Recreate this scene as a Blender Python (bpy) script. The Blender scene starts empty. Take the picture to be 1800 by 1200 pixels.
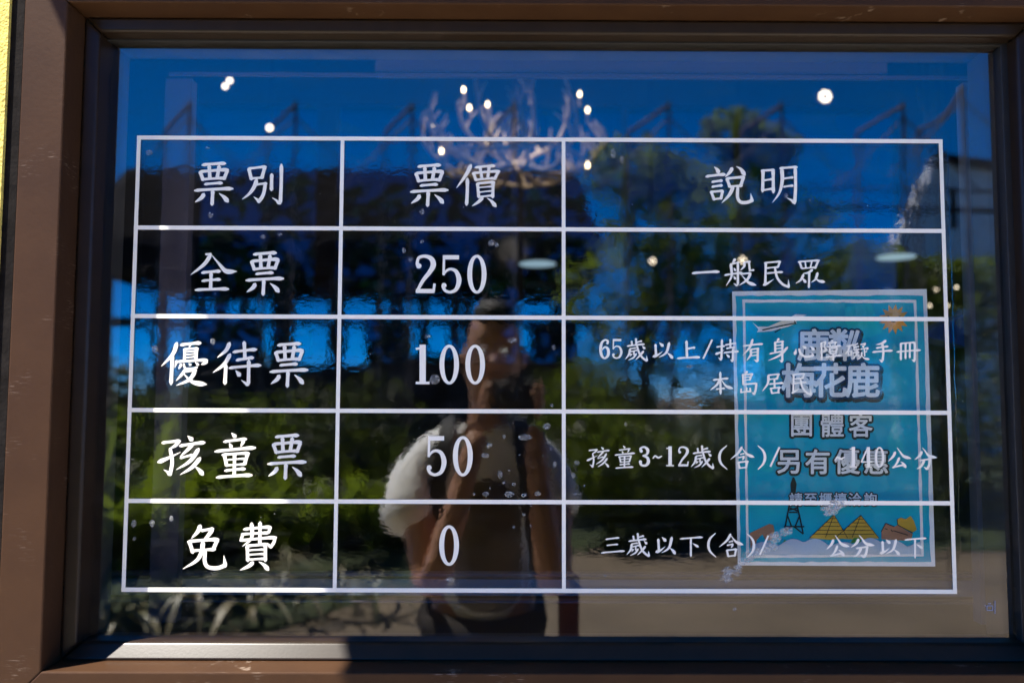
import bpy, bmesh, math, random
from mathutils import Vector, Matrix, Quaternion
random.seed(7)
PI = math.pi
sc = bpy.context.scene
COL = sc.collection

# ------------------------------------------------------------------ camera
F_PX = 1400.0                                  # focal length in pixels of the 1800 px photograph
CZ = 1.594                                     # height of the centre of the price table
CAM = Vector((-0.04231, -1.06928, CZ - 0.04368))
ROT = (Matrix.Rotation(-0.003945, 3, 'Z') @ Matrix.Rotation(0.064921, 3, 'X') @ Matrix.Rotation(-0.0034916, 3, 'Y'))
cd = bpy.data.cameras.new('camera'); cam = bpy.data.objects.new('camera', cd); COL.objects.link(cam)
cd.sensor_width = 36; cd.lens = 28.0; cd.clip_start = 0.02; cd.clip_end = 2000
cam.matrix_world = Matrix.Translation(CAM) @ (ROT @ Matrix.Rotation(PI/2, 3, 'X')).to_4x4()
cd.dof.use_dof = True; cd.dof.focus_distance = 1.075; cd.dof.aperture_fstop = 2.6
sc.camera = cam

# ------------------------------------------------------------------ sky, sun, exposure
SUN_EL = math.radians(60.7); SUN_AZ = math.radians(235.2)
w = bpy.data.worlds.new('World'); sc.world = w; w.use_nodes = True
nt = w.node_tree; nt.nodes.clear()
sky = nt.nodes.new('ShaderNodeTexSky'); sky.sky_type = 'NISHITA'; sky.sun_disc = False
sky.sun_elevation = SUN_EL; sky.sun_rotation = SUN_AZ
sky.altitude = 8000; sky.air_density = 1.0; sky.dust_density = 0.0; sky.ozone_density = 10.0
bg = nt.nodes.new('ShaderNodeBackground'); bg.inputs[1].default_value = 0.15
wo = nt.nodes.new('ShaderNodeOutputWorld')
hs = nt.nodes.new('ShaderNodeHueSaturation'); hs.inputs['Saturation'].default_value = 1.25
nt.links.new(sky.outputs[0], hs.inputs['Color']); nt.links.new(hs.outputs[0], bg.inputs[0]); nt.links.new(bg.outputs[0], wo.inputs[0])
sl = bpy.data.lights.new('sun', 'SUN'); sl.energy = 4.6; sl.angle = math.radians(0.5); sl.color = (1, .95, .86)
so = bpy.data.objects.new('sun', sl); COL.objects.link(so); so.location = (-4, -4, 9)
so.rotation_mode = 'QUATERNION'
so.rotation_quaternion = Vector((.46, .32, -1)).to_track_quat('-Z', 'Y')
sc.view_settings.view_transform = 'Standard'; sc.view_settings.look = 'None'
sc.view_settings.gamma = 1; sc.view_settings.exposure = 1.88
sc.cycles.use_denoising = True
sc.cycles.transparent_max_bounces = 24; sc.cycles.max_bounces = 8
sc.cycles.caustics_reflective = False; sc.cycles.caustics_refractive = False
sc.cycles.sample_clamp_indirect = 6

# ------------------------------------------------------------------ helpers
def ray(px, py):
    return ROT @ Vector(((px-900)/F_PX, 1.0, -(py-600)/F_PX))
def at(px, py, Y=0.0):
    """the point of the plane y = Y that the photograph shows at this pixel"""
    r = ray(px, py); t = (Y-CAM.y)/r.y
    return CAM + r*t
def refl(px, py, V):
    """the real point, V metres in front of the glass, whose mirror image is at this pixel"""
    p = at(px, py, V)
    return Vector((p.x, -V, p.z))

def node_mat(name):
    m = bpy.data.materials.new(name); m.use_nodes = True
    n = m.node_tree; n.nodes.clear()
    o = n.nodes.new('ShaderNodeOutputMaterial')
    return m, n, o
def P(name, col, rough=.6, metal=0, noise=0, scale=20, bump=0, bscale=60, col2=None, spec=.5, coat=0, stretch=None, emit=None, estr=0, trans=0, detail=4, bdist=.01):
    """procedural principled material: colour broken up by noise, optional relief"""
    m, n, o = node_mat(name)
    b = n.nodes.new('ShaderNodeBsdfPrincipled'); n.links.new(b.outputs[0], o.inputs[0])
    b.inputs['Base Color'].default_value = (*col, 1); b.inputs['Roughness'].default_value = rough
    b.inputs['Metallic'].default_value = metal; b.inputs['Specular IOR Level'].default_value = spec
    b.inputs['Coat Weight'].default_value = coat
    tc = n.nodes.new('ShaderNodeTexCoord'); mp = n.nodes.new('ShaderNodeMapping')
    n.links.new(tc.outputs['Object'], mp.inputs[0])
    if stretch: mp.inputs['Scale'].default_value = stretch
    if noise or col2:
        t = n.nodes.new('ShaderNodeTexNoise'); t.inputs['Scale'].default_value = scale; t.inputs['Detail'].default_value = detail
        n.links.new(mp.outputs[0], t.inputs[0])
        r = n.nodes.new('ShaderNodeValToRGB'); n.links.new(t.outputs[0], r.inputs[0])
        c2 = col2 or tuple(min(1, c*(1+noise)) for c in col)
        c1 = col if col2 else tuple(c*(1-noise) for c in col)
        r.color_ramp.elements[0].position = .35; r.color_ramp.elements[1].position = .68
        r.color_ramp.elements[0].color = (*c1, 1); r.color_ramp.elements[1].color = (*c2, 1)
        n.links.new(r.outputs[0], b.inputs['Base Color'])
    if bump:
        t = n.nodes.new('ShaderNodeTexNoise'); t.inputs['Scale'].default_value = bscale; t.inputs['Detail'].default_value = 5
        n.links.new(mp.outputs[0], t.inputs[0])
        bp = n.nodes.new('ShaderNodeBump'); bp.inputs['Strength'].default_value = bump; bp.inputs['Distance'].default_value = bdist
        n.links.new(t.outputs[0], bp.inputs['Height']); n.links.new(bp.outputs[0], b.inputs['Normal'])
    if emit:
        b.inputs['Emission Color'].default_value = (*emit, 1); b.inputs['Emission Strength'].default_value = estr
    if trans:
        ad = n.nodes.new('ShaderNodeMixShader'); tr = n.nodes.new('ShaderNodeBsdfTranslucent')
        tr.inputs[0].default_value = (col[0]*1.7, col[1]*1.8, col[2]*.8, 1); ad.inputs[0].default_value = trans
        n.links.new(b.outputs[0], ad.inputs[1]); n.links.new(tr.outputs[0], ad.inputs[2]); n.links.new(ad.outputs[0], o.inputs[0])
    return m

def mesh_obj(name, V, Fc, mat, parent=None, smooth=False, mats=None, mi=None):
    me = bpy.data.meshes.new(name); me.from_pydata([tuple(v) for v in V], [], Fc)
    for m in (mats or [mat]): me.materials.append(m)
    if mi: me.polygons.foreach_set('material_index', mi)
    if smooth: me.polygons.foreach_set('use_smooth', [True]*len(me.polygons))
    me.update()
    o = bpy.data.objects.new(name, me); COL.objects.link(o)
    if parent: o.parent = parent; o.matrix_parent_inverse = Matrix.Translation(-parent.location)
    return o
def tag(o, label=None, cat=None, group=None, kind=None):
    for k, v in (('label', label), ('category', cat), ('group', group), ('kind', kind)):
        if v: o[k] = v
    return o
def thing(name, loc, label, cat, group=None):
    o = bpy.data.objects.new(name, None); COL.objects.link(o); o.location = loc; o.empty_display_size = .1
    return tag(o, label, cat, group)
class MB:
    def __init__(s): s.v = []; s.f = []
    def add(s, V, Fc):
        k = len(s.v); s.v += [Vector(v) for v in V]; s.f += [tuple(i+k for i in f) for f in Fc]
        return s
    def box(s, a, b):
        x0, y0, z0 = a; x1, y1, z1 = b
        return s.add([(x0,y0,z0),(x1,y0,z0),(x1,y1,z0),(x0,y1,z0),(x0,y0,z1),(x1,y0,z1),(x1,y1,z1),(x0,y1,z1)],
                     [(0,3,2,1),(4,5,6,7),(0,1,5,4),(1,2,6,5),(2,3,7,6),(3,0,4,7)])
    def tube(s, pts, rad, n=8):
        pts = [Vector(p) for p in pts]
        if not hasattr(rad, '__len__'): rad = [rad]*len(pts)
        V = []; up = Vector((.3, .2, 1)).normalized()
        for i, p in enumerate(pts):
            d = (pts[min(i+1, len(pts)-1)]-pts[max(i-1, 0)]).normalized()
            a = d.cross(up); a = a.normalized() if a.length > 1e-4 else Vector((1, 0, 0)); b = d.cross(a)
            for k in range(n):
                t = 2*PI*k/n; V.append(p+(a*math.cos(t)+b*math.sin(t))*rad[i])
        Fc = [(i*n+k, i*n+(k+1) % n, (i+1)*n+(k+1) % n, (i+1)*n+k) for i in range(len(pts)-1) for k in range(n)]
        Fc += [tuple(range(n-1, -1, -1)), tuple((len(pts)-1)*n+k for k in range(n))]
        return s.add(V, Fc)
    def lathe(s, c, prof, n=24, axis='Z'):
        V = []
        for r, h in prof:
            for k in range(n):
                t = 2*PI*k/n
                q = (r*math.cos(t), r*math.sin(t), h) if axis == 'Z' else (r*math.cos(t), h, r*math.sin(t))
                V.append(Vector(c)+Vector(q))
        m = len(prof)
        Fc = [(i*n+k, i*n+(k+1) % n, (i+1)*n+(k+1) % n, (i+1)*n+k) for i in range(m-1) for k in range(n)]
        Fc += [tuple(range(n-1, -1, -1)), tuple((m-1)*n+k for k in range(n))]
        return s.add(V, Fc)
    def obj(s, name, mat, parent=None, smooth=False, bevel=0):
        o = mesh_obj(name, s.v, s.f, mat, parent, smooth)
        if bevel:
            b = o.modifiers.new('bevel', 'BEVEL'); b.width = bevel; b.segments = 2 if bevel < .003 else 4; b.limit_method = 'ANGLE'
        return o
def cat_rom(pts, n=8, closed=False):
    P_ = [Vector(p) for p in pts]
    if len(P_) < 3 and not closed: return [P_[0].lerp(P_[-1], i/n) for i in range(n+1)]
    out = []; L = len(P_)
    for i in range(L-1):
        a = P_[i-1] if i else P_[0]*2-P_[1]; b = P_[i]; c = P_[i+1]; d = P_[i+2] if i+2 < L else P_[-1]*2-P_[-2]
        for k in range(n):
            t = k/n; out.append(.5*((2*b)+(c-a)*t+(2*a-5*b+4*c-d)*t*t+(3*b-a-3*c+d)*t**3))
    out.append(P_[-1]); return out
def skin(name, joints, bones, mat, parent, sub=2):
    """continuous tapering surface grown round a skeleton; joints: (x, y, z, rx[, ry])"""
    me = bpy.data.meshes.new(name); me.from_pydata([j[:3] for j in joints], bones, [])
    me.materials.append(mat)
    o = bpy.data.objects.new(name, me); COL.objects.link(o)
    if parent: o.parent = parent; o.matrix_parent_inverse = Matrix.Translation(-parent.location)
    bm = bmesh.new(); bm.from_mesh(me); L = bm.verts.layers.skin.verify(); bm.verts.ensure_lookup_table()
    for i, v in enumerate(bm.verts):
        j = joints[i]; v[L].radius = (j[3], j[4] if len(j) > 4 else j[3]); v[L].use_root = (i == 0)
    bm.to_mesh(me); bm.free()
    md = o.modifiers.new('skin', 'SKIN'); md.use_smooth_shade = True
    if sub: s = o.modifiers.new('sub', 'SUBSURF'); s.levels = sub; s.render_levels = sub
    return o

# ------------------------------------------------------------------ materials
M = {}
M['frame'] = P('brown_powder_coat', (.048, .0235, .0115), .5, 0, col2=(.040, .0195, .010), scale=14, bump=.25, bscale=130, bdist=.001, spec=.10, detail=6)
def frame_mat():
    m = M['frame']; n = m.node_tree; b = [x for x in n.nodes if x.type == 'BSDF_PRINCIPLED'][0]
    old = b.inputs['Base Color'].links[0].from_socket
    tc = n.nodes.new('ShaderNodeTexCoord'); mp = n.nodes.new('ShaderNodeMapping'); mp.inputs['Scale'].default_value = (60, 60, 900)
    n.links.new(tc.outputs['Object'], mp.inputs[0])
    t = n.nodes.new('ShaderNodeTexNoise'); t.inputs['Scale'].default_value = 1; t.inputs['Detail'].default_value = 3; n.links.new(mp.outputs[0], t.inputs[0])
    t2 = n.nodes.new('ShaderNodeTexNoise'); t2.inputs['Scale'].default_value = 16; t2.inputs['Detail'].default_value = 2; n.links.new(tc.outputs['Object'], t2.inputs[0])
    r1 = n.nodes.new('ShaderNodeMapRange'); r1.inputs[1].default_value = .60; r1.inputs[2].default_value = .70; n.links.new(t.outputs[0], r1.inputs[0])
    r2 = n.nodes.new('ShaderNodeMapRange'); r2.inputs[1].default_value = .57; r2.inputs[2].default_value = .75; n.links.new(t2.outputs[0], r2.inputs[0])
    mu = n.nodes.new('ShaderNodeMath'); mu.operation = 'MULTIPLY'; n.links.new(r1.outputs[0], mu.inputs[0]); n.links.new(r2.outputs[0], mu.inputs[1])
    mx = n.nodes.new('ShaderNodeMix'); mx.data_type = 'RGBA'; n.links.new(mu.outputs[0], mx.inputs[0]); n.links.new(old, mx.inputs[6])
    mx.inputs[7].default_value = (.26, .20, .155, 1); n.links.new(mx.outputs[2], b.inputs['Base Color'])
frame_mat()
M['sash'] = P('bronze_anodised_sash', (.020, .0125, .008), .30, .0, noise=.10, scale=40, bump=.05, bscale=300, bdist=.0006, spec=.22, stretch=(1, 1, 1))
M['gasket'] = P('black_rubber', (.012, .011, .011), .55, noise=.2, scale=60)
M['vinyl'] = P('white_vinyl', (.88, .835, .73), .5, noise=.015, scale=30)
M['stucco'] = P('yellow_stucco', (.66, .53, .12), .9, noise=.14, scale=60, bump=1, bscale=260, bdist=.004)
M['lining'] = P('grey_brown_render', (.10, .085, .075), .8, noise=.15, scale=9)
M['caulk'] = P('shade_dark_sealant', (.012, .010, .009), .9, spec=.05, noise=.3, scale=50, bump=.4, bscale=200, bdist=.002)  # near black: the recessed joint's shade is put into the colour
M['awning'] = P('awning_board', (.30, .27, .22), .7, noise=.1, scale=4)
M['bounce_path'] = P('pale_bounce_concrete', (.50, .44, .36), .9, col2=(.42, .37, .30), scale=3, bump=.3, bscale=50, detail=8)
M['paving'] = P('sandy_concrete', (.18, .135, .09), .9, col2=(.12, .09, .06), scale=1.3, bump=.4, bscale=40, detail=9)
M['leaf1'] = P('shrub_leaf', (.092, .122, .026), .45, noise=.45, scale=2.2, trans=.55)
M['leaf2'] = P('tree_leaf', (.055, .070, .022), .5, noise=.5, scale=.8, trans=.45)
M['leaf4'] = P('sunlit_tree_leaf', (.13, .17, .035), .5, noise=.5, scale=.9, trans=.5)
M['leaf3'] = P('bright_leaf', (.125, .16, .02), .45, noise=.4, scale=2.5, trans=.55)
M['agave'] = P('strap_leaf', (.14, .15, .06), .4, col2=(.42, .34, .22), scale=3, trans=.15)
M['bark'] = P('bark', (.10, .075, .055), .9, noise=.3, scale=12, bump=.6, bscale=30)
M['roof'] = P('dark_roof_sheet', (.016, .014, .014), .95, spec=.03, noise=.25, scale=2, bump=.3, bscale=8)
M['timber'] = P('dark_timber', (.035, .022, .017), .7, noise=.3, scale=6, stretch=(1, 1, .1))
M['pole'] = P('weathered_pole', (.13, .10, .09), .6, noise=.3, scale=9)
M['polebrown'] = P('brown_bracket', (.13, .09, .075), .7, noise=.3, scale=15)  # slightly redder brown than the poles
M['whitewall'] = P('white_render', (.75, .74, .75), .8, noise=.08, scale=3)
M['skin'] = P('skin', (.44, .23, .145), .5, noise=.08, scale=18, bump=.15, bscale=150, bdist=.001)
M['shirt'] = P('white_cotton', (.86, .86, .87), .85, noise=.03, scale=12, bump=.5, bscale=14, bdist=.02)
M['trousers'] = P('dark_trousers', (.035, .028, .026), .85, noise=.2, scale=20, bump=.4, bscale=16, bdist=.02)
M['black'] = P('black_nylon', (.014, .014, .016), .6, noise=.2, scale=80, bump=.3, bscale=300, bdist=.001)
M['hair'] = P('dark_hair', (.016, .012, .010), .6, noise=.3, scale=90, bump=.6, bscale=120, stretch=(1, 1, .2))
M['red'] = P('dark_red_cloth', (.11, .025, .02), .9, noise=.2, scale=20)
M['lens'] = P('lens_glass', (.01, .01, .015), .05, spec=1, noise=.1)

# ------------------------------------------------------------------ window geometry
FY, SY = -0.07, -0.03                                   # front of the outer frame, front of the sash
XL = at(95, 600, FY).x; XR = at(1836, 600, SY).x        # inner edges of the outer frame
ZT = at(900, 8, FY).z;  ZB = at(900, 1182, FY).z
GL = at(172, 600).x; GR = at(1772, 600).x; GT = at(900, 80).z; GB = at(900, 1123).z   # glass in view
FL = at(17, 600, FY).x                                  # outer edge of the outer frame on the left
FW = XL-FL
def profile_frame(name_v, name_h, x0, x1, z0, z1, iw, y0, y1, mat, parent, bevel=.0012, yi=None):
    """four mitred members round the opening (x0,x1,z0,z1), each iw wide inwards"""
    a, b = (x0, x1), (z0, z1)
    def pr(V, yi=yi): # V: four outline corners in xz
        yy = (y0, yi, yi, y0) if yi is not None else (y0,)*4
        vs = [(p[0], yy[k], p[1]) for k, p in enumerate(V)]+[(p[0], y1, p[1]) for p in V]
        return MB().add(vs, [(0,1,2,3),(7,6,5,4),(0,4,5,1),(1,5,6,2),(2,6,7,3),(3,7,4,0)])
    i = iw; g = .00015
    lo = y0+.003 if yi is not None else None
    pr([(x0, z0), (x0+i, z0+i), (x0+i, z1-i), (x0, z1)], lo).obj(name_v, mat, parent, bevel=bevel)
    pr([(x1, z1), (x1-i, z1-i), (x1-i, z0+i), (x1, z0)], lo).obj(name_v, mat, parent, bevel=bevel)
    pr([(x0+g, z1), (x0+i+g, z1-i), (x1-i-g, z1-i), (x1-g, z1)], lo).obj(name_h, mat, parent, bevel=bevel)
    pr([(x1-g, z0), (x1-i-g, z0+i), (x0+i+g, z0+i), (x0+g, z0)]).obj(name_h, mat, parent, bevel=bevel)
win = thing('ticket_window', (0, 0, ZB), 'brown aluminium framed ticket window with dark reflective glass in a yellow wall', 'window')
profile_frame('frame_jamb', 'frame_rail', FL, XR+FW, ZB-FW, ZT+FW, FW, FY, .03, M['frame'], win, .002)
sw = at(152, 600, SY).x-XL
profile_frame('sash_stile', 'sash_rail', XL+.0005, XR-.0005, ZB+.0005, ZT-.0005, sw, SY, .030, M['sash'], win, .004, yi=-.0145)
# glazing bead: two steps down to the rubber
def ring(name, x0, x1, z0, z1, X0, X1, Z0, Z1, y0, y1, mat):
    o = MB(); i = [(X0, Z0), (X1, Z0), (X1, Z1), (X0, Z1)]; q = [(x0, z0), (x1, z0), (x1, z1), (x0, z1)]
    vs = [(p[0], y0, p[1]) for p in q]+[(p[0], y0, p[1]) for p in i]+[(p[0], y1, p[1]) for p in q]+[(p[0], y1, p[1]) for p in i]
    fs = []
    for k in range(4):
        n = (k+1) % 4
        fs += [(k, n, 4+n, 4+k), (8+k, 12+k, 12+n, 8+n), (4+k, 4+n, 12+n, 12+k), (k, 8+k, 8+n, n)]
    return o.add(vs, fs).obj(name, mat, win, bevel=.0008)
s0 = sw-.0005
bx0, bx1, bz0, bz1 = XL+sw, XR-sw, ZB+sw, ZT-sw
b1 = (GL-bx0)*.55
ring('glazing_bead', bx0-.001, bx1+.001, bz0-.001, bz1+.001, bx0+b1, bx1-b1*.9, bz0+b1*.45, bz1-b1*.5, -.012, .012, M['sash'])
ring('gasket', bx0+b1-.002, bx1-b1*.9+.002, bz0+b1*.45-.002, bz1-b1*.5+.002, GL, GR, GB, GT, -.007, .0066, M['gasket'])

# film area of the price table (world coordinates on the glass)
TX = [at(245, 245).x, at(602.5, 245).x, at(990.5, 245).x, at(1652.5, 247).x]
TZ = [at(900, y).z for y in (245.5, 403, 558, 722.5, 881.5, 1037)]
LW = .0056

def glass_mat(name, R, film=False):
    m, n, o = node_mat(name)
    tr = n.nodes.new('ShaderNodeBsdfTransparent'); tr.inputs[0].default_value = (.93, .95, .94, 1)
    gl = n.nodes.new('ShaderNodeBsdfGlossy'); gl.inputs['Roughness'].default_value = 0.0
    fz = n.nodes.new('ShaderNodeLayerWeight'); fz.inputs[0].default_value = .5
    mr = n.nodes.new('ShaderNodeMapRange'); mr.inputs[3].default_value = R; mr.inputs[4].default_value = min(1, R*9); mr.inputs[1].default_value = .0; mr.inputs[2].default_value = 1
    pw = n.nodes.new('ShaderNodeMath'); pw.operation = 'POWER'; pw.inputs[1].default_value = 4
    n.links.new(fz.outputs['Facing'], pw.inputs[0]); n.links.new(pw.outputs[0], mr.inputs[0])
    mx = n.nodes.new('ShaderNodeMixShader'); n.links.new(mr.outputs[0], mx.inputs[0]); n.links.new(tr.outputs[0], mx.inputs[1]); n.links.new(gl.outputs[0], mx.inputs[2])
    n.links.new(mx.outputs[0], o.inputs[0])
    tc = n.nodes.new('ShaderNodeTexCoord')
    def noise(scale, st=(1, 1, 1), det=2, dist=0):
        mp = n.nodes.new('ShaderNodeMapping'); mp.inputs['Scale'].default_value = st; n.links.new(tc.outputs['Object'], mp.inputs[0])
        t = n.nodes.new('ShaderNodeTexNoise'); t.inputs['Scale'].default_value = scale; t.inputs['Detail'].default_value = det; t.inputs['Distortion'].default_value = dist
        n.links.new(mp.outputs[0], t.inputs[0]); return t.outputs[0]
    def ma(op, a, b):
        q = n.nodes.new('ShaderNodeMath'); q.operation = op
        for i, v in enumerate((a, b)):
            if isinstance(v, (int, float)): q.inputs[i].default_value = v
            else: n.links.new(v, q.inputs[i])
        return q.outputs[0]
    h = ma('MULTIPLY', noise(3.0), 2.2e-4)
    dust = None
    if film:
        sx = n.nodes.new('ShaderNodeSeparateXYZ'); n.links.new(tc.outputs['Object'], sx.inputs[0])
        def band(sock, a, b, e=.0008):
            u = n.nodes.new('ShaderNodeMapRange'); u.inputs[1].default_value = a; u.inputs[2].default_value = a+e; n.links.new(sock, u.inputs[0])
            v = n.nodes.new('ShaderNodeMapRange'); v.inputs[1].default_value = b-e; v.inputs[2].default_value = b; v.inputs[3].default_value = 1; v.inputs[4].default_value = 0; n.links.new(sock, v.inputs[0])
            return ma('MULTIPLY', u.outputs[0], v.outputs[0])
        wob = ma('MULTIPLY', ma('SUBTRACT', noise(30), .5), .006)
        mask = ma('MULTIPLY', band(ma('ADD', sx.outputs[0], wob), TX[0], TX[3]+.010), band(sx.outputs[2], TZ[5], TZ[0]))
        mid = ma('MULTIPLY', noise(34, (1, 1, 1.1), 2, .4), 1.1e-4)
        fine = ma('MULTIPLY', noise(210, (.7, 1, 1.3), 2, .3), 2.4e-5)
        hh = ma('MULTIPLY', ma('ADD', mid, fine), mask)
        h = ma('ADD', h, hh)
        # dried water marks and dust
        spots = n.nodes.new('ShaderNodeMapRange'); spots.inputs[1].default_value = .62; spots.inputs[2].default_value = .75; n.links.new(noise(420, det=1), spots.inputs[0])
        patch = n.nodes.new('ShaderNodeMapRange'); patch.inputs[1].default_value = .50; patch.inputs[2].default_value = .75; n.links.new(noise(5.5, (1.3, 1, .7), 2), patch.inputs[0])
        d = ma('MULTIPLY', ma('MULTIPLY', spots.outputs[0], patch.outputs[0]), .16)
        streak = n.nodes.new('ShaderNodeMapRange'); streak.inputs[1].default_value = .5; streak.inputs[2].default_value = .8; streak.inputs[3].default_value = .0; streak.inputs[4].default_value = .012
        n.links.new(noise(14, (1, 1, 6), 3), streak.inputs[0])
        dust = ma('ADD', d, streak.outputs[0])
    bp = n.nodes.new('ShaderNodeBump'); bp.inputs['Strength'].default_value = 1; bp.inputs['Distance'].default_value = 1
    n.links.new(h, bp.inputs['Height']); n.links.new(bp.outputs[0], gl.inputs['Normal'])
    if dust is not None:
        df = n.nodes.new('ShaderNodeBsdfDiffuse'); df.inputs[0].default_value = (.6, .62, .66, 1)
        m2 = n.nodes.new('ShaderNodeMixShader'); n.links.new(dust, m2.inputs[0]); n.links.new(mx.outputs[0], m2.inputs[1]); n.links.new(df.outputs[0], m2.inputs[2]); n.links.new(m2.outputs[0], o.inputs[0])
    return m
M['glass_f'] = glass_mat('window_glass_front', .13, True)
M['glass_b'] = glass_mat('window_glass_back', .05)
gx0, gx1, gz0, gz1 = GL-.004, GR+.004, GB-.004, GT+.004
bb = MB().box((gx0, 0, gz0), (gx1, .006, gz1))
pane = mesh_obj('glass_pane', bb.v, bb.f, None, win, mats=[M['glass_f'], M['glass_b'], M['gasket']], mi=[2, 2, 0, 2, 1, 2])

# wall round the window, with the shade-darkened joint between wall and frame
OL, OR, OB, OT = FL-.0005, XR+FW+.0005, ZB-FW-.0005, ZT+FW+.0005
wl = at(17, 0, FY-.004).x
def wall_with_hole(name, x0, x1, z0, z1, hx0, hx1, hz0, hz1, y0, y1, mat, parent=None):
    q = [(x0, z0), (x1, z0), (x1, z1), (x0, z1)]; i = [(hx0, hz0), (hx1, hz0), (hx1, hz1), (hx0, hz1)]
    vs = [(p[0], y0, p[1]) for p in q+i]+[(p[0], y1, p[1]) for p in q+i]; fs = []
    for k in range(4):
        n = (k+1) % 4
        fs += [(k, n, 4+n, 4+k), (8+k, 12+k, 12+n, 8+n), (4+k, 4+n, 12+n, 12+k), (k, 8+k, 8+n, n)]
    return MB().add(vs, fs).obj(name, mat, parent)
yw = thing('stucco_wall', (-2.2, FY, 0), 'building wall with a rough yellow stucco strip to the left of the window', 'wall')
MB().box((-4, FY-.004, 0), (wl, 0, 4.2)).obj('stucco_face', M['stucco'], yw)
MB().box((-wl+.1, FY-.004, 0), (6, 0, 4.2)).obj('unseen_cladding', M['lining'], yw)  # unseen wall faces, made grey-brown so less yellow light bounces back
MB().box((wl+.0005, FY-.004, 0), (-wl+.0995, 0, OB-.03)).obj('unseen_cladding', M['lining'], yw)
MB().box((wl+.0005, FY-.004, OT+.03), (-wl+.0995, 0, 4.2)).obj('unseen_cladding', M['lining'], yw)
wall_with_hole('masonry', -6, 6, 0, 4.2, gx0-.03, gx1+.03, gz0-.03, gz1+.03, .05, .13, M['lining'], yw)
MB().box((-6, FY-.03, 0), (6, FY-.0045, 1.0)).obj('unseen_plinth', M['lining'], yw, bevel=.004)  # unseen dark base, added to cut yellow bounce onto the person
wall_with_hole('joint_filler', wl-.02, -wl+.12, OB-.05, OT+.05, FL-.0002, XR+FW+.0002, ZB-FW-.0002, ZT+FW+.0002, FY+.001, .049, M['caulk'], yw)

# awning overhead: its left end throws the slanting edge of shade
zA = 2.92
a0 = at(85, 0, FY)
xA = a0.x-.46*(zA-a0.z)
aw = thing('awning', (0, -.5, zA), 'flat boarded awning fixed to the wall above the window', 'awning')
MB().box((xA, -1.02, zA), (4.2, -.075, zA+.05)).obj('board', M['awning'], aw, bevel=.004)
MB().box((xA, -1.045, zA-.02), (4.2, -1.021, zA+.07)).obj('fascia', M['frame'], aw, bevel=.003)
for x in (xA+.4, xA+2.4, 3.6):
    MB().tube([(x, -.075, zA+.75), (x, -.98, zA+.06)], .012).obj('stay_rod', M['frame'], aw)

# ------------------------------------------------------------------ brush-stroke lettering
PROF = {'H': ((0,.35),(.06,.85),(.3,.68),(.72,.74),(.9,1.08),(1,.45)),
        'V': ((0,.45),(.08,1.05),(.3,.86),(.75,.9),(.93,1.0),(1,.4)),
        'P': ((0,.45),(.08,1.1),(.45,.95),(.8,.55),(1,.12)),
        'N': ((0,.22),(.3,.62),(.72,1.35),(.84,1.15),(1,.08)),
        'D': ((0,.15),(.45,.85),(.82,1.3),(1,.62)),
        'T': ((0,.5),(.12,1.15),(.5,.7),(1,.1)),
        'S': ((0,.7),(.1,.9),(.5,.92),(1,.98)),
        'L': ((0,1),(1,1))}
def prof(k, t):
    p = PROF[k]
    for (a, u), (b, v) in zip(p, p[1:]):
        if t <= b: return u+(v-u)*(t-a)/(b-a)
    return p[-1][1]
def ribbon(pts, wid):
    """polygon strip of varying width along pts (2-D)"""
    V = []; n = len(pts)
    for i, p in enumerate(pts):
        d = pts[min(i+1, n-1)]-pts[max(i-1, 0)]; d = d.normalized() if d.length else Vector((1, 0))
        q = Vector((-d.y, d.x))*wid[i]/2; V += [p+q, p-q]
    return V, [(2*i, 2*i+1, 2*i+3, 2*i+2) for i in range(n-1)]
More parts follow.
